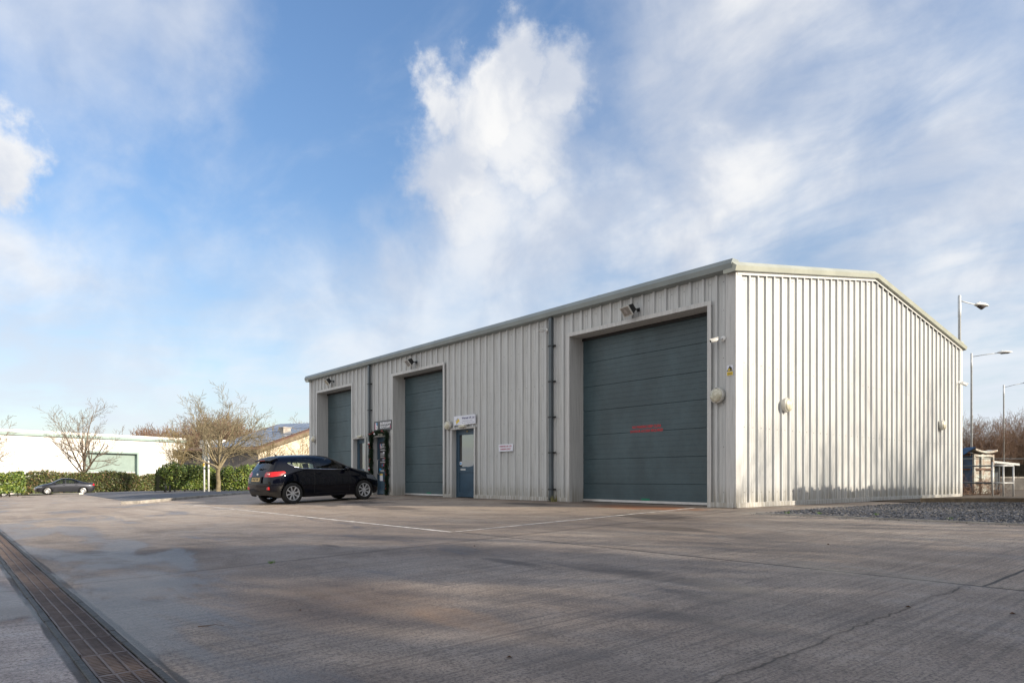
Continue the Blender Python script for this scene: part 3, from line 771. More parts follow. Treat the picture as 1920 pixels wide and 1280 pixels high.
# ---- personnel doors
M['bronze'] = mat('closer', (.30, .20, .05), .5)
M['blind'] = mat('blind', (.40, .38, .32), .8, 0, .1, 3)
def mandoor(o3, poster=False):
    x0, x1, zt = o3; par = thing('entrance_door', '', '', (0, 0, 0)); del par['label']; del par['category']; par.parent = wh
    dp = .13
    mb = MB()
    for xx, sg in ((x0, 1), (x1, -1)):
        mb.prism([(xx, -.056), (xx-.075*sg, -.056), (xx-.075*sg, -.048), (xx-.008*sg, -.048), (xx-.008*sg, dp+.1), (xx, dp+.1)], 'z', -.02, zt)
    mb.prism([(-.066, zt), (-.075, zt+.05), (-.04, zt+.055), (-.04, zt+.008), (dp+.1, zt+.008), (dp+.1, zt)], 'x', x0-.09, x1+.09)
    mb.build('door_trim', M['flash'], par, fixn=True)
    mb = MB(); f = .06
    mb.box((x0+.001, dp-.01, -.02), (x0+f, dp+.09, zt-.001)); mb.box((x1-f, dp-.01, -.02), (x1-.001, dp+.09, zt-.001)); mb.box((x0+f, dp-.01, zt-f), (x1-f, dp+.09, zt-.001))
    o = mb.build('door_frame', M['bluedoor'], par); bevel(o, .004, 1)
    a, b_ = x0+f+.004, x1-f-.004; st = .095
    mb = MB(); zg = .98
    mb.box((a, dp, .02), (a+st, dp+.05, zt-f-.004)); mb.box((b_-st, dp, .02), (b_, dp+.05, zt-f-.004))
    mb.box((a+st, dp, .02), (b_-st, dp+.05, .20)); mb.box((a+st, dp, .80), (b_-st, dp+.05, zg)); mb.box((a+st, dp, zt-f-.11), (b_-st, dp+.05, zt-f-.004))
    mb.box((a+st, dp+.018, .20), (b_-st, dp+.035, .80))
    o = mb.build('door_leaf', M['bluedoor'], par); bevel(o, .004, 1)
    mb = MB(); mb.box((a+st, dp+.02, zg), (b_-st, dp+.026, zt-f-.11)); mb.build('glass_pane', M['doorglass'], par)
    mb = MB(); mb.box((a, dp+.5, .05), (b_, dp+.52, zt)); mb.build('inner_screen', M['dark'], par)
    mb = MB(); hx = b_-.06 if not poster else a+.07
    mb.tube([(hx, dp-.002, .78), (hx, dp-.07, .80), (hx, dp-.07, .83), (hx, dp-.07, 1.27), (hx, dp-.07, 1.30), (hx, dp-.002, 1.32)], .013, 8); mb.build('pull_handle', M['alu'], par, smooth=True)
    mb = MB(); mb.box((a+st+.08, dp-.008, .87), (a+st+.35, dp-.001, .925)); mb.build('letter_plate', M['alu'], par)
    return par, a, b_, st, dp, zt
m1 = mandoor(OPS['man1']); m2 = mandoor(OPS['man2'], True); m3 = mandoor(OPS['man3'])
par, a, b_, st, dp, zt = m1
mb = MB(); mb.box((a+st+.01, dp+.014, 1.04), (a+st+.14, dp+.0165, 1.15)); mb.build('sticker', M['signwhite'], par)
mb = MB(); mb.box((a+st+.035, dp+.0125, 1.06), (a+st+.10, dp+.0138, 1.12)); mb.build('sticker_print', M['cyan'], par)
mb = MB(); mb.box(((a+b_)/2-.02, dp-.02, zt-.09), ((a+b_)/2+.05, dp-.012, zt-.045)); mb.build('closer_plate', M['bronze'], par)
# posters on the gym door
par, a, b_, st, dp, zt = m2; gx0_ = a+st; gx1_ = b_-st; yy = dp+.014
mb = MB(); mb.box((gx0_+.005, yy, 1.0), (gx1_-.005, yy+.004, zt-.18)); mb.build('window_film', M['signdark'], par)
def logo(par, x, z, s, y, name='logo'):
    mb = MB(); mb.box((x, y, z), (x+.13*s, y+.003, z+1.0*s)); mb.build(name+'_bar', M['pink'], par)
    mb = MB(); mb.box((x+.17*s, y, z), (x+.38*s, y+.003, z+1.0*s)); mb.box((x+.38*s, y, z), (x+.70*s, y+.003, z+.15*s)); mb.box((x+.38*s, y, z+.42*s), (x+.70*s, y+.003, z+.56*s)); mb.box((x+.56*s, y, z+.15*s), (x+.74*s, y+.003, z+.42*s)); mb.build(name+'_letter', M['signletter'], par)
    mb = MB(); mb.box((x+.42*s, y, z+.64*s), (x+.70*s, y+.003, z+.98*s)); mb.build(name+'_dot', M['cyan'], par)
logo(par, gx0_+.02, zt-.42, .17, yy-.005)
text_mesh('poster_text', 'BURNHAM\nBOOTCAMP', .085, M['signletter'], par, RX(gx0_+.36, yy-.003, zt-.33), .001, .002, .85)
for z, w_, s in ((zt-.50, .46, .03), (zt-.62, .40, .02), (zt-.66, .36, .018), (zt-.70, .40, .018), (zt-.76, .44, .02), (zt-.95, .48, .02)):
    mb = MB(); x = gx0_+.05
    while x < gx0_+.05+w_:
        q = rng.uniform(.02, .07); mb.box((x, yy-.004, z), (min(x+q, gx0_+.05+w_), yy-.001, z+s)); x += q+.014
    mb.build('poster_line', M['signletter'], par)
mb = MB(); mb.box((gx0_+.20, yy-.004, zt-.90), (gx0_+.42, yy-.001, zt-.82)); mb.build('poster_panel', M['greytext'], par)
mb = MB(); mb.box((gx0_+.16, yy-.004, zt-1.09), (gx0_+.21, yy-.001, zt-1.02)); mb.build('poster_mark', M['cyan'], par)
mb = MB(); mb.box((gx0_+.26, yy-.004, zt-1.09), (gx0_+.31, yy-.001, zt-1.02)); mb.build('poster_mark', M['pink'], par)
mb = MB(); mb.box((gx0_+.0, dp-.004, .90), (gx0_+.14, dp-.001, .99)); mb.build('notice', M['cyan'], par)
mb = MB(); mb.box((gx0_+.0, dp+.013, .52), (gx0_+.22, dp+.016, .79)); mb.build('notice', M['signwhite'], par)
mb = MB(); mb.box((gx0_+.0, dp+.010, .73), (gx0_+.22, dp+.0125, .785)); mb.build('notice_header', M['yellow'], par)
# ---- downpipes with brackets
def downpipe(pl, pr, ztop):
    xl, _ = fac(pl, 900, -.12); xr, _ = fac(pr, 900, -.12); cx = (xl+xr)/2; w_ = .115
    mb = MB(); mb.box((cx-w_/2, -.145, .03), (cx+w_/2, -RD-.012, 4.91)); o = mb.build('downpipe', M['pipe'], wh); bevel(o, .012, 2)
    for z in (.32, 1.30, 2.25, 3.2, 4.15) if ztop else (.6, 1.9, 3.2, 4.2):
        b = MB(); b.box((cx+w_/2, -.095, z-.022), (cx+w_/2+.085, -RD-.001, z+.022)); b.box((cx-w_/2-.006, -.149, z-.02), (cx+w_/2+.006, -.1451, z+.02)); b.build('bracket', M['rubber'], o)
downpipe(1026.6, 1037.5, 1); downpipe(688, 694.7, 0)

# ================================================================== fixed to the walls: lights, cameras, signs
def bulkhead(loc, normal, r, label, oval=1.0):
    """round bulkhead lamp: backplate, rim, domed cover"""
    n = Vector(normal); t = thing('wall_light', label, 'wall light', loc, 0, 'round bulkhead lamps on the walls')
    rot = n.to_track_quat('Z', 'Y').to_matrix().to_4x4() @ Matrix.Diagonal((1, oval, 1, 1))
    MB().lathe([(0, 0), (r*.93, 0), (r*.97, .02), (r*.97, .05), (r*.9, .055), (0, .055)], 32, rot).build('back_plate', M['lampbody'], t, True, fixn=True)
    MB().lathe([(r*.97, .045), (r*1.0, .05), (r*1.0, .085), (r*.93, .105), (r*.86, .10), (r*.86, .06)], 32, rot).build('rim', M['lampbody'], t, True, fixn=True)
    MB().lathe([(r*.88, .095), (r*.84, .115), (r*.7, .135), (r*.45, .148), (r*.2, .152), (.001, .153)], 32, rot).build('cover', M['lampglass'], t, True, fixn=True)
    for q in (-1, 1):
        MB().lathe([(0.001, .115), (.012, .115), (.012, .104), (.0, .10)], 8, Matrix.Translation(rot.to_3x3() @ Vector((0, q*r*.9, 0))) @ rot).build('screw', M['screw'], t)
    return t
fx, fz = fac(1347, 741.5, -.05); bulkhead((fx, -.036, fz), (0, -1, 0), .165, 'round opal wall light just left of the building corner beneath the yellow warning sign')
fx, fz = fac(842, 797.5, -.05); bulkhead((fx, -.036, fz), (0, -1, 0), .15, 'round opal wall light between the middle roller door and the right hand blue door')
fx, fz = fac(590, 822.5, -.05); bulkhead((fx, -.036, fz), (0, -1, 0), .15, 'round opal wall light at the far left end of the yard wall')
gy, g2 = gab(1468, 760); bulkhead((.036, gy, g2), (1, 0, 0), .165, 'round opal wall light on the sunlit gable, nearer the camera')
gy, g2 = gab(1761, 797); bulkhead((.036, gy, g2), (1, 0, 0), .155, 'round opal wall light at the far right end of the sunlit gable')
def flood(px, py, label):
    fx, fz = fac(px, py, -.12)
    t = thing('floodlight', label, 'floodlight', (fx, -RD-.004, fz), 0, 'floodlights above the roller doors')
    t.scale = (1.0, 1.0, 1.0)
    RM = Matrix.Translation((-.08, -.20, .0)) @ Matrix.Rotation(R_(-14), 4, 'Z') @ Matrix.Rotation(R_(38), 4, 'X')
    mb = MB()
    # body: tapered box behind the lens (front faces -y, tipped down)
    w_, h_ = .17, .125
    fr = [(-w_, -.06, -h_), (w_, -.06, -h_), (w_, -.06, h_), (-w_, -.06, h_)]; bk = [(-w_*.7, .10, -h_*.62), (w_*.8, .10, -h_*.62), (w_*.8, .10, h_*.62), (-w_*.7, .10, h_*.62)]
    i = 0; mb.v = [tuple(RM @ Vector(v)) for v in fr+bk]
    mb.f = [(4, 5, 6, 7), (0, 4, 7, 3), (1, 2, 6, 5), (0, 1, 5, 4), (3, 7, 6, 2), (0, 3, 2, 1)]; mb.m = [0]*6
    for k in range(5): mb.box((-w_*.6, .05, -h_*.5+k*.032), (w_*.6, .085, -h_*.5+k*.032+.008), 0, RM)
    o = mb.build('housing', M['black'], t, fixn=True); bevel(o, .006, 2)
    mb = MB(); q = .022
    for lo, hi in (((-w_, -.085, -h_), (-w_+q, -.058, h_)), ((w_-q, -.085, -h_), (w_, -.058, h_)), ((-w_+q, -.085, -h_), (w_-q, -.058, -h_+q)), ((-w_+q, -.085, h_-q), (w_-q, -.058, h_))): mb.box(lo, hi, 0, RM)
    mb.build('lens_frame', M['lampbody'], t)
    mb = MB(); mb.box((-w_+q, -.076, -h_+q), (w_-q, -.072, h_-q), 0, RM); mb.build('lens', M['floodlens'], t)
    mb = MB(); mb.box((-.075, -.070, -.012), (.075, -.066, .012), 0, RM); mb.build('lamp_tube', M['white'], t)
    mb = MB(); mb.tube([(-.05, -.16, 0), (.02, -.10, .01), (.06, -.05, .0), (.06, 0, 0)], .017, 6); mb.box((.02, -.012, -.045), (.10, 0, .045)); mb.build('bracket', M['black'], t)
    mb = MB(); mb.lathe([(0.001, -.02), (.03, -.02), (.03, .02), (.001, .02)], 12, Matrix.Translation((.01, -.115, .0)) @ Matrix.Rotation(R_(90), 4, 'Y')); mb.build('pivot', M['alu'], t, fixn=True)
    return t
M['floodlens'] = mat('flood_lens', (.36, .33, .31), .2, .0, .3, 9, vcol=(.22, .20, .18), coat=.6)
flood(1190, 581, 'black floodlight with a grey lens above the nearest, widest roller door')
flood(776, 679, 'black floodlight with a grey lens above the middle roller door')
flood(622, 715, 'black floodlight with a grey lens above the far left roller door')
def cctv(px, py, label, s=1.0, yaw=-60, gable=False):
    if gable: gy, g2 = gab(px, py); t = thing('security_camera', label, 'security camera', (RD+.004, gy, g2), R_(90))
    else: fx, fz = fac(px, py, -.05); t = thing('security_camera', label, 'security camera', (fx, -RD-.006, fz))
    t.scale = (s, s, s)
    MB().lathe([(0.001, 0), (.058, 0), (.058, .022), (.05, .034), (.001, .036)], 20, Matrix.Rotation(R_(90), 4, 'X')).build('mount', M['white'], t, True, fixn=True)
    MB().tube([(0, -.03, 0), (-.02, -.065, -.005), (-.05, -.09, -.012)], .018, 8).build('arm', M['galv'], t, True)
    A = Matrix.Translation((-.065, -.10, -.015)) @ Matrix.Rotation(R_(yaw), 4, 'Z') @ Matrix.Rotation(R_(16), 4, 'X')
    B = A @ Matrix.Rotation(R_(90), 4, 'X')
    MB().lathe([(0.001, 0), (.036, 0), (.04, .01), (.04, .17), (.036, .175), (.033, .165), (.001, .165)], 18, B).build('body', M['white'], t, True, fixn=True)
    mb = MB(); mb.box((-.046, -.20, .026), (.046, .0, .046), 0, A); o = mb.build('sun_shield', M['white'], t); bevel(o, .008, 2)
    MB().lathe([(0.001, .168), (.028, .168), (.028, .171), (.001, .171)], 14, B).build('lens', M['black'], t, fixn=True)
    return t
cctv(1357, 635, 'white bullet security camera right of the widest roller door near the building corner', 1.0, -35)
cctv(1026, 619, 'small white security camera high up beside the near dark downpipe', .8, -20)
cctv(1794, 718.5, 'small white security camera on the far right end of the gable', 1.1, 60, True)
# small opal emergency lights over the blue doors
def doorlight(px, label):
    fx, _ = fac(px, 800, -.08); t = thing('door_light', label, 'door light', (fx, -.075, zh+.06), 0, 'small lights over the blue doors')
    mb = MB(); mb.box((-.17, -.02, -.045), (.17, .035, .045)); o = mb.build('base', M['lampbody'], t); bevel(o, .01, 2)
    mb = MB(); mb.box((-.16, -.085, -.04), (.16, -.02, .042)); o = mb.build('cover', M['lampglass'], t); bevel(o, .022, 3)
doorlight(868, 'small opal box light over the right hand blue door beneath the white sign')
doorlight(676, 'small opal box light over the leftmost blue door, next to the far roller door')
doorlight(716, 'small opal box light half hidden by the garland over the middle blue door')
# --- signs
def board(name, pl, pr, pt, pb, mt, y, label, th=.03):
    """pl/pr: pixel columns; pt/pb: rows at the left edge"""
    xl, zt_ = fac(pl, pt, y); _, zb__ = fac(pl, pb, y); xr, _ = fac(pr, pt, y)
    t = thing(name, label, 'sign', ((xl+xr)/2, y, (zt_+zb__)/2)); w_ = xr-xl; h_ = zt_-zb__
    mb = MB(); mb.box((-w_/2, 0, -h_/2), (w_/2, th, h_/2)); o = mb.build('board', mt, t); bevel(o, .003, 1)
    return t, w_, h_
def T(par, s, size, mt, x, z, fit=None, bold=0., align='CENTER', y=-.003):
    return text_mesh('lettering', s, size, mt, par, RX(x, y, z), .001, bold, 1., align, fit=fit)
t, w_, h_ = board('gym_sign', 701.4, 734.2, 790.5, 808.2, M['signdark'], -.075, 'dark grey sign reading BURNHAM BOOTCAMP above the garlanded blue door')
logo(t, -w_*.44, -h_*.36, h_*.72, -.004)
T(t, 'BURNHAM', h_*.42, M['signletter'], w_*.16, h_*.20, w_*.60, .004); T(t, 'BOOTCAMP', h_*.40, M['signletter'], w_*.135, -h_*.17, w_*.55, .004)
mb = MB(); mb.box((w_*.43, -.004, -h_*.32), (w_*.45, -.001, -h_*.06)); mb.build('logo_tick', M['pink'], t)
t, w_, h_ = board('company_sign', 851, 890.8, 780.6, 797.5, M['signwhite'], -.075, 'white company sign with a yellow emblem above the right hand blue door')
T(t, 'Weirtek UK Ltd', h_*.34, M['navy'], w_*.18, h_*.20, w_*.58, .002)
T(t, 'Industrial Tooling   Services', h_*.11, M['greytext'], w_*.15, -h_*.10, w_*.46); T(t, 'Sales  Repair  Hire of Power Tooling', h_*.11, M['greytext'], w_*.18, -h_*.30, w_*.58)
mb = MB(); cx, cz = -w_*.33, -h_*.02; c_, s_ = math.cos(.5), math.sin(.5)
def rq(pts, y): return [(cx+(p[0]*c_-p[1]*s_)*h_, y, cz+(p[0]*s_+p[1]*c_)*h_) for p in pts]
mb.v = rq([(-.30, -.24), (.34, -.24), (.34, .06), (-.30, .06)], -.003); mb.f = [(0, 1, 2, 3)]; mb.m = [0]; mb.build('emblem_block', M['yellow'], t)
for q in range(3): 
    mb = MB(); i = len(mb.v); mb.v += rq([(-.26+q*.19, .08), (-.14+q*.19, .08), (-.10+q*.19, .26), (-.2+q*.19, .22)], -.003); mb.f.append((i, i+1, i+2, i+3)); mb.m.append(0); mb.build('emblem_bar', M['greytext'], t)
mb = MB(); i = len(mb.v); mb.v += rq([(-.34, -.34), (-.2, -.30), (-.22, -.24), (-.34, -.24)], -.003); mb.f.append((i, i+1, i+2, i+3)); mb.m.append(0)
mb.build('emblem_foot', M['greytext'], t)
t, w_, h_ = board('parking_sign', 935, 961.2, 833.1, 846.4, M['signwhite'], -.075, 'small white parking sign with red letters on the ribbed wall right of the blue door')
T(t, 'WEIRTEK UK LTD', h_*.27, M['redsign'], 0, h_*.20, w_*.86, .002); T(t, 'PARKING ONLY', h_*.27, M['redsign'], 0, -h_*.19, w_*.74, .002)
t, w_, h_ = board('warning_sign', 1362.6, 1374.6, 685.2, 704.6, M['signwhite'], -.060, 'small yellow and white warning sign with a triangle on the building corner', .006)
mb = MB(); mb.box((-w_*.46, -.002, -h_*.47), (w_*.46, 0, -h_*.13)); mb.tri((-w_*.36, -.003, -h_*.03), (w_*.36, -.003, -h_*.03), (0, -.003, h_*.36)); mb.build('yellow_field', M['yellow'], t)
mb = MB()
A_, B_, C_ = Vector((-w_*.47, -.0045, -h_*.08)), Vector((w_*.47, -.0045, -h_*.08)), Vector((0, -.0045, h_*.46)); a_, b2, c2 = Vector((-w_*.36, -.0045, -h_*.03)), Vector((w_*.36, -.0045, -h_*.03)), Vector((0, -.0045, h_*.36))
mb.quad(A_, B_, b2, a_); mb.quad(B_, C_, c2, b2); mb.quad(C_, A_, a_, c2)
mb.box((-.03, -.006, .035), (.03, -.003, .065), 0, Matrix.Rotation(.35, 4, 'Y')); mb.box((.0, -.006, .0), (.02, -.003, .04)); mb.box((.0, -.006, .0), (.05, -.003, .014))
mb.build('pictogram', M['black'], t)
T(t, 'CCTV in\noperation', h_*.10, M['black'], 0, -h_*.30, w_*.7)

# --- Christmas garland round the middle blue door
M['fir'] = mat('garland_green', (.014, .036, .014), .7, 0, 0, 3, island=.5)
M['bauble'] = mat('red_bauble', (.30, .008, .012), .25, 0, 0, coat=.5)
M['ribbonred'] = mat('red_ribbon', (.32, .012, .02), .5)
x0, x1, zt = OPS['man2']
gl = thing('christmas_garland', 'dark green christmas garland with red baubles framing the middle blue door', 'garland', ((x0+x1)/2, -.10, 0))
path = []
xa, xb = (x0-x1)/2-.02, (x1-x0)/2-.02
ztg = zt+.10
for i in range(60): path.append(Vector((xa+.03*math.sin(i*.5), 0, .25+(ztg-.25)*i/59)))
for i in range(1, 30): path.append(Vector((xa+(xb-xa)*i/30, 0, ztg+.05*math.sin(i/30*math.pi)+.02*math.sin(i*.9))))
for i in range(70): path.append(Vector((xb+.03*math.sin(i*.45), 0, ztg-(ztg-.04)*i/69)))
rg = random.Random(8); mb = MB()
for i in range(8500):
    k = rg.random()*(len(path)-1); j = int(k); p = path[j].lerp(path[j+1], k-j)
    d = Vector((rg.gauss(0, 1), rg.gauss(0, 1), rg.gauss(0, 1)-.2)).normalized(); L = rg.uniform(.06, .155)*(1.25 if rg.random() < .12 else 1)
    if d.y > .3: d.y *= -1
    s = d.cross(Vector((rg.gauss(0, 1), rg.gauss(0, 1), rg.gauss(0, 1)))).normalized()*rg.uniform(.006, .012)
    q = p+Vector((rg.gauss(0, .014), rg.gauss(0, .014), 0)); mb.quad(q-s*.4, q+d*L*.5-s, q+d*L, q+d*L*.5+s)
mb.build('fir_branches', M['fir'], gl)
for i in range(18):
    k = rg.randrange(len(path)); p = path[k]+Vector((rg.uniform(-.05, .05), -.09, rg.uniform(-.03, .03))); r = rg.uniform(.016, .026)
    MB().lathe([(.001, -r), (r*.7, -r*.7), (r, 0), (r*.7, r*.7), (.001, r)], 12, Matrix.Translation(p)).build('bauble', M['bauble'], gl, True, fixn=True)
for p in ((xa+.0, ztg-.36), (xa+.0, .95), (xa+.05, ztg+.02), (xa+.33, ztg+.07), (xb-.20, ztg+.09), (xb, 1.35)):
    mb = MB()
    for sg in (-1, 1): mb.quad((p[0], -.12, p[1]), (p[0]+sg*.055, -.13, p[1]+.03), (p[0]+sg*.06, -.12, p[1]-.03), (p[0], -.125, p[1]-.02))
    mb.build('bow', M['ribbonred'], gl)
for p in ((xa+.0, ztg-.31), (xa+.42, ztg+.0), (xa+.0, 1.0), (xb-.05, 1.55)):
    mb = MB(); mb.lathe([(.001, -.035), (.03, -.02), (.035, .01), (.001, .04)], 8, Matrix.Translation((p[0], -.12, p[1]))); mb.build('white_ornament', M['signletter'], gl, fixn=True)
# ================================================================== street lamps
def lamp(px, D, top_py, label, arm, tilt=.06, dy=.05):
    a = at(px, D); zt = up(top_py, D); h = zt-a.z+.1
    t = thing('street_lamp', label, 'street lamp', (a.x, a.y, a.z-.1), math.atan2(arm[1], arm[0]), 'street lamps behind the gable')
    mb = MB(); mb.tube([(0, 0, 0), (0, 0, 1.1)], .085, 12); o = mb.build('pole_base', M['galv'], t, True)
    MB().tube([(0, 0, 1.1), (0, 0, h-.85), (0, 0, h-.84), (0, 0, h)], [.062, .050, .058, .058], 12).build('pole', M['galv'], t, True)
    MB().lathe([(.0585, h-.02), (.05, h+.03), (.001, h+.04)], 12).build('cap', M['galv'], t, True)
    L = arm[2]; zz = h-.18
    MB().tube([(0, 0, zz), (L*.5, 0, zz+tilt*.6), (L, 0, zz+tilt)], .022, 8).build('arm', M['galv'], t, True)
    # lantern: flattened pod, lighter lid above, darker bowl below
    prof = [(-.10, .035, .035), (-.04, .08, .07), (.08, .14, .11), (.28, .165, .12), (.48, .14, .095), (.63, .07, .05), (.68, .01, .008)]
    mb = MB(); n = 16
    for k, (x, wy, hz_) in enumerate(prof):
        for j in range(n):
            an = 2*math.pi*j/n; c, s_ = math.cos(an), math.sin(an)
            mb.v.append((L+x, wy*c, zz+tilt+(hz_*s_ if s_ > 0 else hz_*.35*s_)))
    for k in range(len(prof)-1):
        for j in range(n): mb.f.append((k*n+j, k*n+(j+1) % n, (k+1)*n+(j+1) % n, (k+1)*n+j)); mb.m.append(0)
    mb.f.append(tuple(range(n))); mb.m.append(0)
    head = mb.build('lantern', M['white'], t, True, fixn=True)
    mb = MB(); mb.v = []
    bp_ = [(.04, .05, .01), (.12, .11, .07), (.30, .125, dy+.06), (.46, .10, .06), (.56, .04, .01)]
    for k, (x, wy, hz_) in enumerate(bp_):
        for j in range(9):
            an = math.pi+math.pi*j/8; mb.v.append((L+x, wy*math.cos(an), zz+tilt-.012+hz_*math.sin(an)))
    for k in range(4):
        for j in range(8): mb.f.append((k*9+j, k*9+j+1, (k+1)*9+j+1, (k+1)*9+j)); mb.m.append(0)
    mb.build('bowl', M['lampbowl'], head, True)
    MB().lathe([(.035, .0), (.035, .05), (.028, .065), (.001, .066)], 12, Matrix.Translation((L+.16, 0, zz+tilt+.07))).build('photocell', M['white'], head, True)
M['lampbowl'] = mat('lamp_bowl', (.10, .09, .10), .2, 0, .2, 5)
def camdir(a, b_, L): v = RGT*a+FWD*b_; return (v.x, v.y, L)
lamp(1799, 27.6, 555, 'tallest looking street lamp rising straight from the gable roof edge', camdir(.93, .36, 1.0), -.08, .10)
lamp(1821.5, 40.4, 663, 'middle street lamp standing behind the blue skip', camdir(.9, -.35, 1.35), .14, .0)
lamp(1882, 53.0, 722, 'farthest street lamp, at the right edge behind the railing', camdir(.9, -.35, 1.35), .30, .0)

# ================================================================== kerb, railing, mesh fence, skip behind the gable
M['sleeper'] = mat('edging_board', (.20, .155, .105), .85, 0, .3, 3, bump=.4, bscale=30)
p0 = Vector((1.32, 6.25, 0)); dr = RGT.copy()
mb = MB()
for i in range(9):
    a = p0+dr*(1.8*i+.003); b_ = p0+dr*(1.8*(i+1)-.003); n = FWD*.05; z0 = gz(a.x, a.y)
    k = len(mb.v); mb.v += [(v.x, v.y, zz) for zz in (z0-.1, z0+.12) for v in (a, b_, b_+n, a+n)]
    for f in ((0, 3, 2, 1), (4, 5, 6, 7), (0, 1, 5, 4), (1, 2, 6, 5), (2, 3, 7, 6), (3, 0, 4, 7)): mb.f.append(tuple(k+j for j in f)); mb.m.append(0)
tag(mb.build('edging_board', M['sleeper'], fixn=True), 'low brown edging board behind the slate chippings right of the gable', 'edging board')
struct(sheet('rough_ground', [[(1.30, 6.35), (14, 21.6), (14, 45), (-30, 60), (-30, 13.9), (.0, 13.9), (.0, 6.3)]], .02, M['earth']))
M['railgalv'] = mat('rail_galvanised', (.36, .37, .38), .45, .3, .2, 6)
def railing():
    A = at(1861, 22.9, .0); B = at(1900, 22.9, 0); z1 = up(872.8, 22.9); z2 = up(905, 22.9); zb = up(936, 22.9)
    t = thing('railing', 'galvanised tubular railing between the gable corner and the right edge', 'railing', (A.x, A.y, 0))
    o = Vector((A.x, A.y, 0)); r = .026
    mid = A.lerp(B, .52)
    for p in (A, mid, B):
        MB().tube([Vector((p.x, p.y, zb-.1))-o, Vector((p.x, p.y, z1+(.0 if p is not A else .13)))-o], r, 10).build('post', M['railgalv'], t, True)
        MB().lathe([(.001, .02), (.07, .02), (.07, .0)], 10, Matrix.Translation(Vector((p.x, p.y, zb-.03))-o)).build('base_plate', M['galv'], t)
    C = A+Vector((-3.2, .9, 0))
    for zz in (z1, z2):
        MB().tube([Vector((A.x, A.y, zz))-o, Vector((B.x, B.y, zz))-o], r, 10).build('rail', M['railgalv'], t, True)
        MB().tube([Vector((A.x, A.y, zz))-o, Vector((C.x, C.y, zz))-o], r, 10).build('rail', M['pipe'], t, True)
railing()
# chain link fence behind the railing
def meshfence(P, Q, h, label):
    t = thing('mesh_fence', label, 'fence', P); P = Vector(P); Q = Vector(Q); L = (Q-P).length; d = (Q-P)/L
    mb = MB(); s = .10; r = .0011
    nx = int((L+h)/s)
    for i in range(nx):
        for sg in (1, -1):
            x0 = i*s-(h if sg > 0 else 0); x1 = x0+sg*h if sg > 0 else x0-h
            if sg < 0: x0, x1 = i*s, i*s-h
            za, zb = 0., h
            if x0 < 0: za = -x0; x0 = 0
            if x1 < 0: zb = h+x1; x1 = 0
            if x0 > L: za = (x0-L); x0 = L
            if x1 > L: zb = h-(x1-L); x1 = L
            if zb <= za: continue
            a = d*x0+Vector((0, 0, za+.03)); b_ = d*x1+Vector((0, 0, zb+.03)); mb.tube([a, b_], r, 3, caps=False)
    mb.build('wire_mesh', M['pipewire'], t)
    n = max(2, int(L/2.4)+1)
    for i in range(n): q = d*(L*i/(n-1)); MB().box((q.x-.02, q.y-.02, -.1), (q.x+.02, q.y+.02, h+.06)).build('post', M['pipe'], t)
    MB().tube([Vector((0, 0, h)), d*L+Vector((0, 0, h))], .012, 6).build('line_wire', M['pipe'], t)
M['pipewire'] = mat('green_wire', (.02, .021, .02), .8, 0, spec=.1)
a = at(1800, 25.2, 0); b_ = at(1990, 25.2, 0); meshfence((a.x, a.y, -.02), (b_.x, b_.y, -.02), 1.35, 'chain link fence behind the galvanised railing')
# skip / compactor box: blue sides, rusty pale end
M['skipblue'] = mat('skip_blue', (.025, .08, .17), .5, 0, .35, 3, vcol=(.03, .05, .09), bump=.2, bscale=12)
M['skiprust'] = mat('skip_rust', (.40, .44, .41), .7, 0, .6, 3.5, vcol=(.27, .19, .14), bump=.4, bscale=30)
M['rust'] = mat('rust', (.13, .07, .045), .8, 0, .5, 7, bump=.4, bscale=30)
def skip():
    D = 27.0; a = at(1826, D, 0); b_ = at(1863.5, D+.35, 0); h = up(851, D)+.08
    d = (b_-a); w_ = d.length; ang = math.atan2(d.y, d.x)
    t = thing('skip', 'tall blue steel waste skip with a rusty pale end panel and curved lid', 'skip', (a.x, a.y, -.08), ang)
    L = 4.2
    mb = MB(); mb.box((0, .04, .10), (w_, .06, h)); mb.build('end_panel', M['skiprust'], t)
    mb = MB(); mb.box((0, .06, .10), (.05, L, h)); mb.box((w_-.05, .06, .10), (w_, L, h)); mb.box((0, L, .1), (w_, L+.05, h)); mb.box((0.05, .07, .1), (w_-.05, L, .14))
    mb.build('body', M['skipblue'], t)
    for x in (.0, w_*.36, w_*.42, w_-.07): mb = MB(); mb.box((x, -.02, .1), (x+.07, .039, h-.002)); mb.build('end_post', M['skiprust'], t)
    for z in (h*.30, h*.62, h-.10): mb = MB(); mb.box((.072, -.035, z), (w_-.072, .037, z+.075)); mb.build('end_rail', M['rust'] if z < h*.9 else M['skiprust'], t)
    for y in (.5, 1.2, 1.9, 2.6, 3.3, 4.0): mb = MB(); mb.box((-.07, y, .1), (-.001, y+.09, h-.02)); mb.build('side_rib', M['skipblue'], t)
    for z in (.25, h*.62, h-.07): mb = MB(); mb.box((-.09, .07, z), (-.071, L, z+.07)); mb.build('side_rail', M['rust'], t)
    mb = MB(); n = 12; pv = []
    for k in range(n+1): pv.append((-.02+(w_+.10)*k/n, h+.10+.09*((2*k/n-1)**2)+.04*(1-k/n)))
    prof = pv+[(x, z-.07) for x, z in reversed(pv)]
    mb.prism(prof, 'y', -.10, .32); mb.build('curved_lid', M['skiprust'], t, fixn=True)
    mb = MB(); mb.quad((-.02, .32, h+.28), (-.02, -.10, h+.28), (-.42, .1, h-.02), (-.42, .6, h-.02)); mb.quad((-.42, .6, h-.04), (-.42, .1, h-.04), (-.02, -.10, h+.26), (-.02, .32, h+.26)); mb.build('lid_flap', M['skipblue'], t)
    mb = MB(); mb.box((-.02, .4, h), (w_+.02, L+.06, h+.05)); mb.build('top_frame', M['rust'], t)
skip()
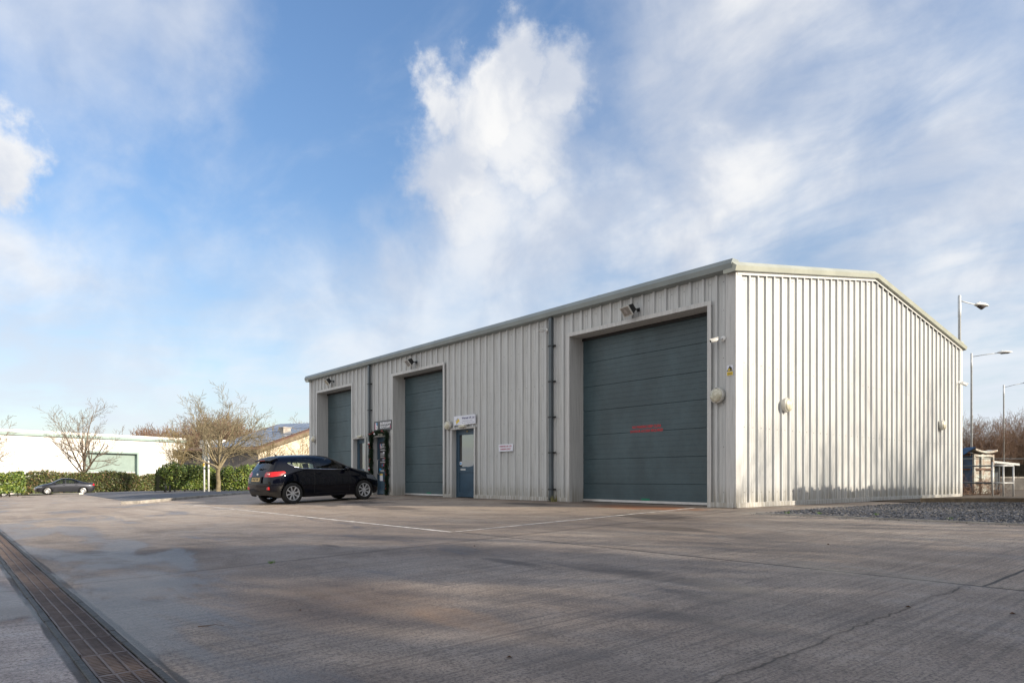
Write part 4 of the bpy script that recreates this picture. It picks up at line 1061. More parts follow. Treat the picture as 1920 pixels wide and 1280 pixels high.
# white sheet roof of a low open shelter behind the skip
D = 33; a = at(1850, D, 0); b_ = at(1912, D, 0); d = b_-a; t = thing('low_shelter', 'low dark shelter with a thin sloping white sheet roof right of the rusty skip', 'shelter', (a.x, a.y, 0), math.atan2(d.y, d.x))
w_ = d.length; z0 = up(862, D); z1 = up(868.5, D)
mb = MB(); mb.v = [(0, 0, z0), (w_, 0, z1), (w_, 2.5, z1+.02), (0, 2.5, z0+.02), (0, 0, z0-.10), (w_, 0, z1-.10), (w_, 2.5, z1-.08), (0, 2.5, z0-.08)]; mb.f = [(0, 1, 2, 3), (7, 6, 5, 4), (0, 4, 5, 1), (1, 5, 6, 2), (2, 6, 7, 3), (3, 7, 4, 0)]; mb.m = [0]*6
mb.build('roof_sheet', M['white'], t)
for x in (.1, w_-.15): mb = MB(); mb.box((x, 1.2, -.1), (x+.06, 1.26, z1-.1)); mb.build('post', M['pipe'], t)
mb = MB(); mb.box((.25, .5, -.05), (.9, .56, z1-.2)); mb.build('bracing_panel', M['pipe'], t)
# dark close fence and grey bank beyond
M['darkfence'] = mat('dark_fence', (.012, .011, .009), .95, 0, .5, 4, spec=.05)
M['bank'] = mat('bank_wall', (.17, .16, .15), .95, 0, .4, 1.5, bump=.5, bscale=14)
a = at(1750, 36.5, 0); b_ = at(2060, 36.5, 0); d = b_-a
t = thing('board_fence', 'dark close boarded fence on a grey wall beyond the railing', 'fence', (a.x, a.y, 0), math.atan2(d.y, d.x)); w_ = d.length
mb = MB(); x = 0; rg = random.Random(2); zt = up(869, 36.5)
while x < w_: mb.box((x, 0, .62), (x+.145, .03, zt+rg.uniform(-.02, .02))); x += .15
mb.build('boards', M['darkfence'], t)
mb = MB(); mb.box((0, -.22, -.3), (w_, .25, .62)); mb.build('base_wall', M['bank'], t)
mb = MB(); mb.box((0, -.26, .62), (w_, -.02, .70)); mb.build('coping', M['kerb'], t)

# ================================================================== left background: buildings
M['whitewall'] = cladding('white_render', (.80, .78, .74))
M['mint'] = mat('mint_trim', (.27, .36, .34), .5, 0, .1, 1)
M['mintdoor'] = mat('mint_shutter', (.25, .325, .30), .5, 0, .1, 1)
def oriented(a, b_, name, label, cat):
    d = b_-a; t = thing(name, label, cat, (a.x, a.y, 0), math.atan2(d.y, d.x)); return t, Vector((d.x, d.y)).length
pA = at(-160, 83.0, 0); pB = at(347, 109.5, 0)
pA = CAM+FWD*82.0+RGT*(-65.4-3.9); pB = CAM+FWD*109.5+RGT*(-.4748*109.5)
pA = Vector((pA.x, pA.y, 0)); pB = Vector((pB.x, pB.y, 0))
# keep it in line with the two measured edge points
qa = CAM+FWD*88-RGT*.7436*88; qb = CAM+FWD*109.2-RGT*.4748*109.2
dv = (qb-qa); dv.z = 0; pA = Vector((qa.x, qa.y, 0))-dv*.5; pB = Vector((qb.x, qb.y, 0))
t, w_ = oriented(pA, pB, 'white_warehouse', 'long white flat roofed warehouse with mint green trim and a mint shutter', 'warehouse')
H = CAM.z+6.02; zg = -1.3; zs = CAM.z+48/FPX*97
def onwall(px):    # distance along the wall seen at a column
    k = (px-960)/FPX; r = FWD+RGT*k; d = (pB-pA).normalized()
    # solve CAM + r*s = pA + d*u
    det = r.x*(-d.y)+d.x*r.y; bx, by = pA.x-CAM.x, pA.y-CAM.y
    s = (bx*(-d.y)+d.x*by)/det; return ((CAM.x+r.x*s-pA.x)*d.x+(CAM.y+r.y*s-pA.y)*d.y)
s0, s1 = onwall(164), onwall(257)
mb = MB()
mb.quad((0, 0, zg), (s0, 0, zg), (s0, 0, H), (0, 0, H)); mb.quad((s0, 0, zs), (s1, 0, zs), (s1, 0, H), (s0, 0, H)); mb.quad((s1, 0, zg), (w_, 0, zg), (w_, 0, H), (s1, 0, H))
mb.quad((w_, 0, zg), (w_, 30, zg), (w_, 30, H), (w_, 0, H)); mb.quad((0, 30, zg), (0, 0, zg), (0, 0, H), (0, 30, H)); mb.quad((w_, 30, zg), (0, 30, zg), (0, 30, H), (w_, 30, H))
mb.build('wall', M['whitewall'], t)
mb = MB(); mb.box((-.2, -.25, H-.45), (w_+.2, 0-.003, H-.02)); mb.box((w_+.003, -.25, H-.45), (w_+.2, 30, H-.02)); o = mb.build('mint_gutter', M['mint'], t); bevel(o, .12, 3)
mb = MB(); mb.box((-.1, -.12, H-.019), (w_+.1, 30, H+.30)); mb.build('roof', M['whitewall'], t)
mb = MB(); f = .28
mb.box((s0-f, -.06, zg), (s0, .8, zs)); mb.box((s1, -.06, zg), (s1+f, .8, zs)); mb.box((s0-f, -.06, zs), (s1+f, .8, zs+f)); dp = mb.build('shutter_frame', M['mint'], t)
mb = MB(); zb = CAM.z+12/FPX*97; prof = [(.55, zb)]
z = zb
while z < zs: prof += [(.55, z+.40), (.575, z+.42)]; z += .44
prof = [(y, min(zz, zs)) for y, zz in prof]
for (y0, za), (y1, z2) in zip(prof[:-1], prof[1:]): mb.quad((s0, y0, za), (s1, y0, za), (s1, y1, z2), (s0, y1, z2))
mb.build('shutter', M['mintdoor'], t)
mb = MB(); mb.box((s0, .50, zb-.12), (s1, .60, zb)); mb.build('shutter_rail', M['white'], t)
mb = MB(); mb.box((s0-1, 4, zg), (s1+1, 4.1, zs)); mb.build('dark_interior', M['dark'], t)
mb = MB(); px_ = onwall(160.5); mb.tube([(px_, -.12, zg), (px_, -.12, H-.4)], .09, 8); mb.build('downpipe', M['mint'], t, True)

# building with solar panels: grey brick side, cream gable
M['brick'] = None
def brickmat(name, c1, c2, mortar, scale):
    m, t_, b = newmat(name); tc_ = N(t_, 'ShaderNodeTexCoord'); br = N(t_, 'ShaderNodeTexBrick')
    mp = mapv(t_, tc_.outputs['Object'], (1, 1, 1), rot=(R_(90), 0, 0)); t_.links.new(mp, br.inputs['Vector'])
    br.inputs['Color1'].default_value = (*c1, 1); br.inputs['Color2'].default_value = (*c2, 1); br.inputs['Mortar'].default_value = (*mortar, 1); br.inputs['Scale'].default_value = scale
    n = noise(t_, tc_.outputs['Object'], .8, 5); t_.links.new(mixc(t_, sstep(t_, n, .3, .7, 0, .5), br.outputs[0], mortar), b.inputs['Base Color']); b.inputs['Roughness'].default_value = .9; return m
M['brick'] = brickmat('grey_brick', (.19, .17, .165), (.235, .21, .195), (.15, .14, .135), 2.0)
M['cream'] = mat('cream_render', (.62, .54, .42), .85, 0, .12, .6)
M['redtile'] = mat('brown_roof', (.16, .085, .06), .8, 0, .3, 1)
m_, t_, b_s = newmat('solar_panel'); tc_ = N(t_, 'ShaderNodeTexCoord'); br = N(t_, 'ShaderNodeTexBrick'); t_.links.new(tc_.outputs['Object'], br.inputs['Vector'])
br.offset = 0; br.inputs['Color1'].default_value = (.15, .18, .23, 1); br.inputs['Color2'].default_value = (.17, .20, .26, 1); br.inputs['Mortar'].default_value = (.26, .29, .34, 1); br.inputs['Scale'].default_value = 1.0
br.inputs['Brick Width'].default_value = 1.7; br.inputs['Row Height'].default_value = 1.05; br.inputs['Mortar Size'].default_value = .07
t_.links.new(br.outputs[0], b_s.inputs['Base Color']); b_s.inputs['Roughness'].default_value = .25; M['solar'] = m_
D0 = 75.; c0 = CAM+FWD*D0+RGT*((484-960)/FPX*D0); c0.z = 0
gdir = (RGT*.70+FWD*.714); wdir = (-RGT*.86+FWD*.30).normalized()
# local frame: x along the gable wall, y along the eaves side
t = thing('solar_building', 'low building with cream gable wall, grey brick side and solar panels on its roof', 'building', (c0.x, c0.y, 0), math.atan2(gdir.y, gdir.x))
inv = Matrix.Rotation(-math.atan2(gdir.y, gdir.x), 4, 'Z'); wl = inv @ wdir; wl = Vector((wl.x, wl.y, 0))
ez = up(843, D0); GL = 17.0; rise = 3.1; WL = 6.6
def PQ(u, v, z): p = Vector((u, 0, 0))+wl*v; return (p.x, p.y, z)
mb = MB(); mb.v = [PQ(0, 0, -1.4), PQ(GL, 0, -1.4), PQ(GL, 0, ez), PQ(GL/2, 0, ez+rise), PQ(0, 0, ez)]; mb.f = [(0, 1, 2, 3, 4)]; mb.m = [0]; mb.build('gable_wall', M['cream'], t)
mb = MB(); mb.quad(PQ(0, WL, -1.4), PQ(0, 0, -1.4), PQ(0, 0, ez), PQ(0, WL, ez)); mb.quad(PQ(GL, 0, -1.4), PQ(GL, WL, -1.4), PQ(GL, WL, ez), PQ(GL, 0, ez)); mb.v += [PQ(0, WL, -1.4), PQ(GL, WL, -1.4), PQ(GL, WL, ez), PQ(GL/2, WL, ez+rise), PQ(0, WL, ez)]; i = len(mb.v)-5; mb.f.append((i, i+1, i+2, i+3, i+4)); mb.m.append(0)
mb.build('brick_wall', M['brick'], t)
mb = MB(); e = .5
A0, A1, A2 = (-.6, ez-.10), (GL/2, ez+rise+.12), (GL+.6, ez-.10)
def slab(mb, p, q, v0, v1, th):
    i = len(mb.v); mb.v += [PQ(p[0], v0, p[1]), PQ(q[0], v0, q[1]), PQ(q[0], v1, q[1]), PQ(p[0], v1, p[1])]; mb.v += [(v[0], v[1], v[2]+th) for v in mb.v[i:i+4]]
    for f in ((0, 3, 2, 1), (4, 5, 6, 7), (0, 1, 5, 4), (1, 2, 6, 5), (2, 3, 7, 6), (3, 0, 4, 7)): mb.f.append(tuple(i+j for j in f)); mb.m.append(0)
slab(mb, A0, A1, -e, WL+e, .22); slab(mb, A1, A2, -e, WL+e, .22); roofo = mb.build('roof', M['redtile'], t, fixn=True)
mb = MB(); lerp = lambda p, q, f: (p[0]+(q[0]-p[0])*f, p[1]+(q[1]-p[1])*f+.26)
i = 0
for r in range(4):
    for c in range(2):
        slab(mb, lerp(A0, A1, .06+r*.235), lerp(A0, A1, .06+r*.235+.215), .2+c*3.2, .2+c*3.2+3.1, .05)
mb.build('solar_panels', M['solar'], t, fixn=True)
mb = MB(); slab(mb, (-.62, ez-.42), (GL/2, ez+rise-.18), -e-.06, -e-.01, .42); mb.build('verge_board', M['sleeper'], t, fixn=True)
mb = MB(); mb.box((-.05, 0, ez-.75), (-.02, 1, ez-.3)); 
# lower flat part of the same building running on to the left, with a shallow brown roof
mb = MB(); mb.quad(PQ(.3, 11.6, -1.4), PQ(.3, WL, -1.4), PQ(.3, WL, ez-.05), PQ(.3, 11.6, ez-.05)); mb.quad(PQ(10, 11.6, -1.4), PQ(.3, 11.6, -1.4), PQ(.3, 11.6, ez), PQ(10, 11.6, ez)); mb.build('annex_wall', M['brick'], t)
mb = MB(); slab(mb, (-.1, ez-.75), (.28, ez-.75), WL+.5, 11.8, .72); mb.build('fascia', M['darkfence'], t, fixn=True)
mb = MB(); slab(mb, (-.1, ez-.02), (5, ez+.75), WL+.5, 11.8, .12); slab(mb, (5, ez+.75), (10, ez-.02), WL+.5, 11.8, .12); mb.build('annex_roof', M['redtile'], t, fixn=True)
for (u, v, s, m2) in ((2.2, 9.8, .62, ''), (2.2, 6.9+.9, .55, '')):
    p = PQ(u, v, ez+.55); mb = MB(); mb.box((p[0]-s, p[1]-s, p[2]-.3), (p[0]+s, p[1]+s, p[2]+.75)); o = mb.build('roof_cowl', M['white'], t); bevel(o, .08, 1)
p = PQ(GL*.30, 2.2, ez+rise*.62); mb = MB(); mb.box((p[0]-.45, p[1]-.5, p[2]-.6), (p[0]+.45, p[1]+.5, p[2]+.75)); mb.box((p[0]-.52, p[1]-.57, p[2]+.75), (p[0]+.52, p[1]+.57, p[2]+.85)); mb.build('chimney', M['kerb'], t)

# sign seen from behind on two white posts
D = 44.; a = at(383, D); b_ = at(391.2, D+.1); d = b_-a; t = thing('road_sign', 'back of a tall narrow sign on two white posts before the laurel hedge', 'sign', (a.x, a.y, a.z+.1), math.atan2(d.y, d.x)); w_ = Vector((d.x, d.y)).length
H = up(829, D)-a.z-.1
M['signback'] = mat('sign_back', (.50, .54, .52), .4, .2, .1, 3)
for x in (0, w_): MB().tube([(x, 0, -.05), (x, 0, H)], .055, 10).build('post', M['white'], t, True)
mb = MB(); mb.box((-.13, .07, H-1.28), (w_+.02, .10, H-.06)); mb.build('panel', M['signback'], t)
for z in (H-.2, H-.7, H-1.2): MB().box((-.12, .045, z), (w_+.01, .069, z+.05)).build('brace', M['galv'], t)
MB().box((-.075, -.06, H-1.52), (.03, -.056, H-1.32)).build('yellow_sticker', M['yellow'], t)
for px, lab in ((311, 'left one of two short dark posts at the foot of the laurel hedge'), (318.5, 'right one of two short dark posts at the foot of the laurel hedge')):
    a = at(px, 45.5); t = thing('bollard', lab, 'bollard', (a.x, a.y, a.z+.08)); MB().tube([(0, 0, 0), (0, 0, .42)], .06, 8).build('post', M['rubber'], t, True); MB().lathe([(.065, .38), (.065, .43), (.03, .46), (.001, .46)], 8).build('cap', M['rubber'], t, True)
# large cream unit across the yard (behind the camera), lit by the sun; it shows in the door glass and the car's paint
t = thing('cream_unit', 'cream unit across the yard, reflected in the door glass', 'industrial unit', (-22, -46, 0))
mb = MB(); mb.box((-16, -12, -1), (34, 0, 5.4)); mb.build('wall', M['cream'], t)
mb = MB(); mb.box((-16.3, -12.3, 5.4), (34.3, .4, 5.8)); mb.build('roof', M['trimgreen'], t)
for x in (-8, 6, 20): mb = MB(); mb.box((x, .01, -.9), (x+4.5, .08, 4.2)); mb.build('roller_door', M['mintdoor'], t)
# ================================================================== CARS
def paint(name, col, rough=.25, metal=.0):
    m, t, b = newmat(name); b.inputs['Base Color'].default_value = (*col, 1); b.inputs['Roughness'].default_value = rough; b.inputs['Metallic'].default_value = metal
    b.inputs['Coat Weight'].default_value = .8; b.inputs['Specular IOR Level'].default_value = .0; b.inputs['Coat Roughness'].default_value = .02; return m
M['carblack'] = paint('car_paint_midnight', (.0018, .0024, .0065), .35, .0)
M['cargrey'] = paint('car_paint_grey', (.035, .037, .045), .35, .6)
M['carwhite'] = paint('car_paint_white', (.62, .58, .58), .4)
M['trimblack'] = mat('black_trim', (.015, .015, .016), .5)
M['bumper'] = mat('dusty_bumper', (.035, .031, .027), .6, 0, .4, 9)
M['tyre'] = mat('tyre', (.018, .018, .019), .8, 0, .3, 9)
M['alloy'] = mat('alloy', (.62, .63, .65), .3, .45)
M['taillight'] = mat('tail_light_red', (.50, .004, .008), .2, coat=.25)
M['tailclear'] = mat('tail_light_clear', (.65, .50, .48), .15, coat=.8)
M['headlight'] = mat('headlight', (.16, .17, .19), .1, .3, coat=1)
M['chrome'] = mat('chrome', (.75, .75, .77), .12, 1)
M['plate'] = mat('plate_yellow', (.62, .43, .13), .4)
M['seat'] = mat('car_seat', (.03, .03, .032), .9)

def car(name, label, cat, T, body, wheel_kind):
    root = thing(name, label, cat)
    # ---- loft one half, mirror
    ST = T['st']; n = len(ST); J = 7
    rows = []
    for s in ST:   # s: list of 7 (x, y, z)
        rows.append([Vector(p) for p in s])
    bm = bmesh.new(); V = {}
    def vert(p):
        k = (round(p.x, 4), round(p.y, 4), round(p.z, 4))
        if k not in V: V[k] = bm.verts.new(p)
        return V[k]
    def face(ps):
        vs = []
        for p in ps:
            v = vert(p)
            if v not in vs: vs.append(v)
        if len(vs) >= 3:
            try: bm.faces.new(vs)
            except ValueError: pass
    mir = lambda p: Vector((p.x, -p.y, p.z))
    for sg in (0, 1):
        f = (lambda p: p) if sg == 0 else mir
        for i in range(n-1):
            for j in range(J-1):
                face([f(rows[i][j]), f(rows[i+1][j]), f(rows[i+1][j+1]), f(rows[i][j+1])])
        for end, bulge in ((0, T['bulge_r']), (n-1, T['bulge_f'])):
            r = rows[end]; top = [r[4], r[5], r[6]]
            # columns: outer (levels 0..4), half, centre
            def colp(j, fr):
                if j == 4: return {1.: top[0], .55: top[1], 0.: top[2]}[fr]
                p = r[j]; return Vector((p.x+bulge[j]*(1-fr), p.y*fr, p.z))
            for (fa, fb) in ((1., .55), (.55, 0.)):
                for j in range(4): face([f(colp(j, fa)), f(colp(j, fb)), f(colp(j+1, fb)), f(colp(j+1, fa))])
    bmesh.ops.remove_doubles(bm, verts=bm.verts, dist=.0005)
    bmesh.ops.recalc_face_normals(bm, faces=bm.faces)
    me = bpy.data.meshes.new('tmp'); bm.to_mesh(me); bm.free()
    o = bpy.data.objects.new('tmp', me); COL.objects.link(o)
    md = o.modifiers.new('s', 'SUBSURF'); md.levels = 3; md.render_levels = 3
    dg = bpy.context.evaluated_depsgraph_get(); ev = bpy.data.meshes.new_from_object(o.evaluated_get(dg))
    bpy.data.objects.remove(o)
    bm = bmesh.new(); bm.from_mesh(ev)
    def allg(test=None):
        fs = [f for f in bm.faces if test is None or test(f.calc_center_median())]
        es = {e for f in fs for e in f.edges}; vs = {v for f in fs for v in f.verts}
        return list(vs)+list(es)+fs
    def cutline(p, q, test=None):   # plane through two side-view points (x,z), parallel to y
        d = Vector((q[0]-p[0], 0, q[1]-p[1])); no = Vector((-d.z, 0, d.x)).normalized()
        bmesh.ops.bisect_plane(bm, geom=allg(test), plane_co=(p[0], 0, p[1]), plane_no=no, dist=.0004)
    def inpoly(x, z, poly):
        c = False
        for i in range(len(poly)):
            (x1, z1), (x2, z2) = poly[i], poly[i-1]
            if (z1 > z) != (z2 > z) and x < (x2-x1)*(z-z1)/(z2-z1)+x1: c = not c
        return c
    groups = {}
    # wheel arches
    for wx in T['wheels']:
        R = T['arch']; nseg = 22; cz = T['wr']
        near = lambda c, wx=wx: abs(c.x-wx) < R+.12 and c.z < R+cz+.12 and abs(c.y) > .45
        for k in range(nseg):
            a0 = math.pi*k/nseg; a1 = math.pi*(k+1)/nseg
            cutline((wx+R*math.cos(a0), cz+R*math.sin(a0)), (wx+R*math.cos(a1), cz+R*math.sin(a1)), near)
    dels = [f for f in bm.faces if any(((f.calc_center_median().x-wx)**2+(f.calc_center_median().z-T['wr'])**2)**.5 < T['arch']*.998 for wx in T['wheels']) and abs(f.calc_center_median().y) > .42 and f.calc_center_median().z < T['wr']+T['arch']]
    bmesh.ops.delete(bm, geom=dels, context='FACES')
    # polygons in side view
    for key, poly, test in T['polys']:
        for i in range(len(poly)): cutline(poly[i-1], poly[i], test)
    for key, poly, test in T['polys']:
        groups[key] = groups.get(key, []); s_ = set(f for g_ in groups.values() for f in g_)
        for f in bm.faces:
            c = f.calc_center_median()
            if f not in s_ and test(c) and inpoly(c.x, c.z, poly): groups[key].append(f)
    # polygons in rear view (y,z) for the rear window
    for key, lines, region in T['rear']:
        for (p, q) in lines:
            d = Vector((0, q[0]-p[0], q[1]-p[1])); no = Vector((0, -d.z, d.y)).normalized()
            for sg in (1, -1):
                bmesh.ops.bisect_plane(bm, geom=allg(lambda c: region(c)), plane_co=(0, p[0]*sg, p[1]), plane_no=(no.x, no.y*sg, no.z), dist=.0004)
        poly = [p for p, q in lines]; groups[key] = groups.get(key, []); s_ = set(f for g_ in groups.values() for f in g_)
        for f in bm.faces:
            c = f.calc_center_median()
            if f not in s_ and region(c) and inpoly(abs(c.y), c.z, poly): groups[key].append(f)
    mats = dict(glass=M['carglass'], trim=M['bumper'], tail=M['taillight'], clear=M['tailclear'], head=M['headlight'], mirror=body)
    names = dict(glass='windows', trim='lower_trim', tail='tail_light', clear='reversing_light', head='headlight')
    used = set()
    def extract(fs, nm, mt):
        b2 = bmesh.new(); mp = {}
        for f in fs:
            vs = []
            for v in f.verts:
                if v not in mp: mp[v] = b2.verts.new(v.co)
                vs.append(mp[v])
            nf = b2.faces.new(vs); nf.smooth = True
        m2 = bpy.data.meshes.new(nm); b2.to_mesh(m2); b2.free(); m2.materials.append(mt)
        ob = bpy.data.objects.new(nm, m2); COL.objects.link(ob); ob.parent = root; return ob
    fulltree = BVHTree.FromBMesh(bm)
    for key, fs in groups.items():
        if not fs: continue
        if key == 'glass':
            sides = {'windscreen': [], 'rear_window': [], 'side_window': []}
            L = []; Rr = []
            for f in fs:
                c = f.calc_center_median(); nn = f.normal
                if abs(nn.y) < .62 and c.x > T['ws']: sides['windscreen'].append(f)
                elif abs(nn.y) < .62 and c.x < T['rw']: sides['rear_window'].append(f)
                elif c.y > 0: L.append(f)
                else: Rr.append(f)
            for nm in ('windscreen', 'rear_window'):
                if sides[nm]: extract(sides[nm], nm, mats[key])
            extract(L, 'side_window', mats[key]); extract(Rr, 'side_window', mats[key])
        elif key in ('tail', 'head', 'clear'):
            for sg in (1, -1):
                q = [f for f in fs if f.calc_center_median().y*sg > 0]
                if q: extract(q, names[key], mats[key])
        else: extract(fs, names[key], mats[key])
        used.update(fs)
    rest = [f for f in bm.faces if f not in used]
    bo = extract(rest, 'body', body)
    # arch lips
    mb = MB()
    for wx in T['wheels']:
        for sg in (1, -1):
            R = T['arch']; cz = T['wr']; prev = None
            for k in range(29):
                a = math.radians(-12)+math.radians(204)*k/28; x, z = wx+R*math.cos(a), cz+R*math.sin(a)
                if z < .17: prev = None; continue
                hit = fulltree.ray_cast(Vector((x+.02*math.cos(a), sg*1.5, z+.02*math.sin(a))), Vector((0, -sg, 0)))
                y = hit[0].y if hit[0] else sg*T['hw']
                cur = ((x, y, z), (x, sg*.50, z))
                if prev: mb.quad(prev[0], cur[0], cur[1], prev[1])
                prev = cur
    mb.quad((.25, -.5, .2), (T['len']-.25, -.5, .2), (T['len']-.25, .5, .2), (.25, .5, .2))
    for sg in (1, -1): 
        mb.quad((.15, sg*.5, .2), (T['len']-.2, sg*.5, .2), (T['len']-.2, sg*.5, .8), (.15, sg*.5, .8)) if False else None
        for wx in T['wheels']: mb.quad((wx-T['arch'], sg*.5, .18), (wx+T['arch'], sg*.5, .18), (wx+T['arch'], sg*.5, .62), (wx-T['arch'], sg*.5, .62))
        a_, b2_ = T['wheels'][0]+T['arch']-.02, T['wheels'][1]-T['arch']+.02
        mb.quad((a_, sg*.52, .18), (b2_, sg*.52, .18), (b2_, sg*(T['hw']-.10), .24), (a_, sg*(T['hw']-.10), .24))
    mb.build('underbody', M['dark'], root)
    # ---- interior tub, seats
    mb = MB(); zb = T['belt']
    mb.quad((T['rw'], -.6, zb-.32), (T['ws']+.4, -.6, zb-.32), (T['ws']+.4, .6, zb-.32), (T['rw'], .6, zb-.32)); mb.box((T['ws']+.28, -.60, zb-.35), (T['ws']+.62, .60, zb-.03))
    mb.build('dashboard', M['seat'], root)
    for x, ys in ((T['seatf'], (-.36, .36)), (T['seatr'], (-.34, .34))):
        for y in ys:
            mb = MB(); Rm = Matrix.Translation((x, y, zb-.32)) @ Matrix.Rotation(R_(-14), 4, 'Y')
            mb.box((-.08, -.23, 0), (.06, .23, .38), 0, Rm); mb.box((-.05, -.12, .42), (.04, .12, .58), 0, Rm); mb.box((-.02, -.06, .36), (.01, -.04, .44), 0, Rm); mb.box((-.02, .04, .36), (.01, .06, .44), 0, Rm)
            so = mb.build('seat', M['seat'], root); bevel(so, .035, 3)
    mb = MB(); pts = [Vector((T['ws']+.18+.05*math.sin(a), -.36+.18*math.cos(a), zb-.02+.17*math.sin(a))) for a in [2*math.pi*k/20 for k in range(21)]]; mb.tube(pts, .014, 6); mb.build('steering_wheel', M['seat'], root, True)
    # ---- wheels
    def wheel(x, y, sg):
        w = bpy.data.objects.new('wheel', None); COL.objects.link(w); w.parent = root; w.location = (x, y, T['wr']); w.rotation_euler = (0, 0, 0 if sg < 0 else math.pi)
        r = T['wr']; rr = r*.675; Rm = Matrix.Rotation(R_(90), 4, 'X')   # z-> -y : outer face towards -y
        W_ = .10
        MB().lathe([(rr*.98, -W_), (r*.94, -W_), (r*.99, -W_*.8), (r, -W_*.4), (r, W_*.45), (r*.99, W_*.8), (r*.94, W_), (rr*1.06, W_*1.02), (rr, W_*.9)], 40, Rm).build('tyre', M['tyre'], w, True, fixn=True)
        hub = MB(); hub.lathe([(rr*1.01, W_*.92), (rr*.96, W_*.94), (rr*.93, W_*.85), (rr*.91, W_*.3), (rr*.90, -W_*.8)], 40, Rm); hub.lathe([(.001, W_*.78), (r*.14, W_*.76), (r*.17, W_*.62), (r*.17, W_*.3)], 20, Rm)
        ns = wheel_kind
        for k in range(ns):
            a = 2*math.pi*(k+.3)/ns; R2 = Rm @ Matrix.Rotation(a, 4, 'Z')
            i = len(hub.v); b1, b2 = r*.055, r*.042
            prof = [(r*.12, -b1, W_*.70), (r*.12, b1, W_*.70), (rr*.97, b2*1.5, W_*.88), (rr*.97, -b2*1.5, W_*.88), (r*.12, -b1, W_*.42), (r*.12, b1, W_*.42), (rr*.97, b2*1.5, W_*.6), (rr*.97, -b2*1.5, W_*.6)]
            hub.v += [tuple(R2 @ Vector(p)) for p in prof]
            for f in ((0, 1, 2, 3), (0, 4, 5, 1), (1, 5, 6, 2), (2, 6, 7, 3), (3, 7, 4, 0)): hub.f.append(tuple(i+j for j in f)); hub.m.append(0)
        hub.build('rim', M['alloy'], w, False, fixn=True)
        MB().lathe([(.001, -.02), (rr*.80, -.02), (rr*.80, .02), (.001, .02)], 24, Rm).build('brake_disc', M['rubber'], w, fixn=True)
    for x in T['wheels']:
        for sg in (-1, 1): wheel(x, sg*(T['hw']-.115), sg)
    # ---- mirrors
    for sg in (1, -1):
        mb = MB(); mx = T['ws']+.30
        mb.lathe([(.001, -.09), (.05, -.085), (.075, -.05), (.082, 0), (.075, .05), (.05, .085), (.001, .09)], 12, Matrix.Translation((mx, sg*(T['hw']+.07), zb+.05)) @ Matrix.Rotation(R_(90), 4, 'X') @ Matrix.Diagonal((.75, .85, 1.15, 1)))
        mb.tube([(mx, sg*(T['hw']-.10), zb+.0), (mx, sg*(T['hw']+.03), zb+.02)], .02, 6); mb.build('door_mirror', body, root, True)
    # side trim strip and handles follow the body surface
    for sg in (1, -1):
        pts = []
        for (x, z) in T['chrome']:
            h = fulltree.ray_cast(Vector((x, sg*1.6, z)), Vector((0, -sg, 0)))
            if h[0]: pts.append(h[0]+Vector((0, sg*.004, 0)))
        if len(pts) > 1: MB().tube(pts, .012, 5).build('window_trim', M['chrome'] if T.get('bright', 1) else M['trimblack'], root, True)
        for (x, z) in T['handles']:
            h = fulltree.ray_cast(Vector((x, sg*1.6, z)), Vector((0, -sg, 0)))
            if h[0]:
                y = h[0].y; mb = MB(); mb.tube([(x-.09, y, z), (x-.07, y+sg*.035, z), (x+.07, y+sg*.035, z+.003), (x+.09, y, z+.003)], .013, 6); mb.build('door_handle', body, root, True)
    for (pa, pb) in T['seams']:
        for sg in (1, -1):
            pts = []
            for k in range(16):
                x = pa[0]+(pb[0]-pa[0])*k/15; z = pa[1]+(pb[1]-pa[1])*k/15
                h = fulltree.ray_cast(Vector((x, sg*1.6, z)), Vector((0, -sg, 0)))
                if h[0]: pts.append(h[0]-Vector((0, sg*.0015, 0)))
            if len(pts) > 2: MB().tube(pts, .004, 4).build('door_seam', M['trimblack'], root)
    return root, fulltree

def L7(*p): return [tuple(q) for q in p]
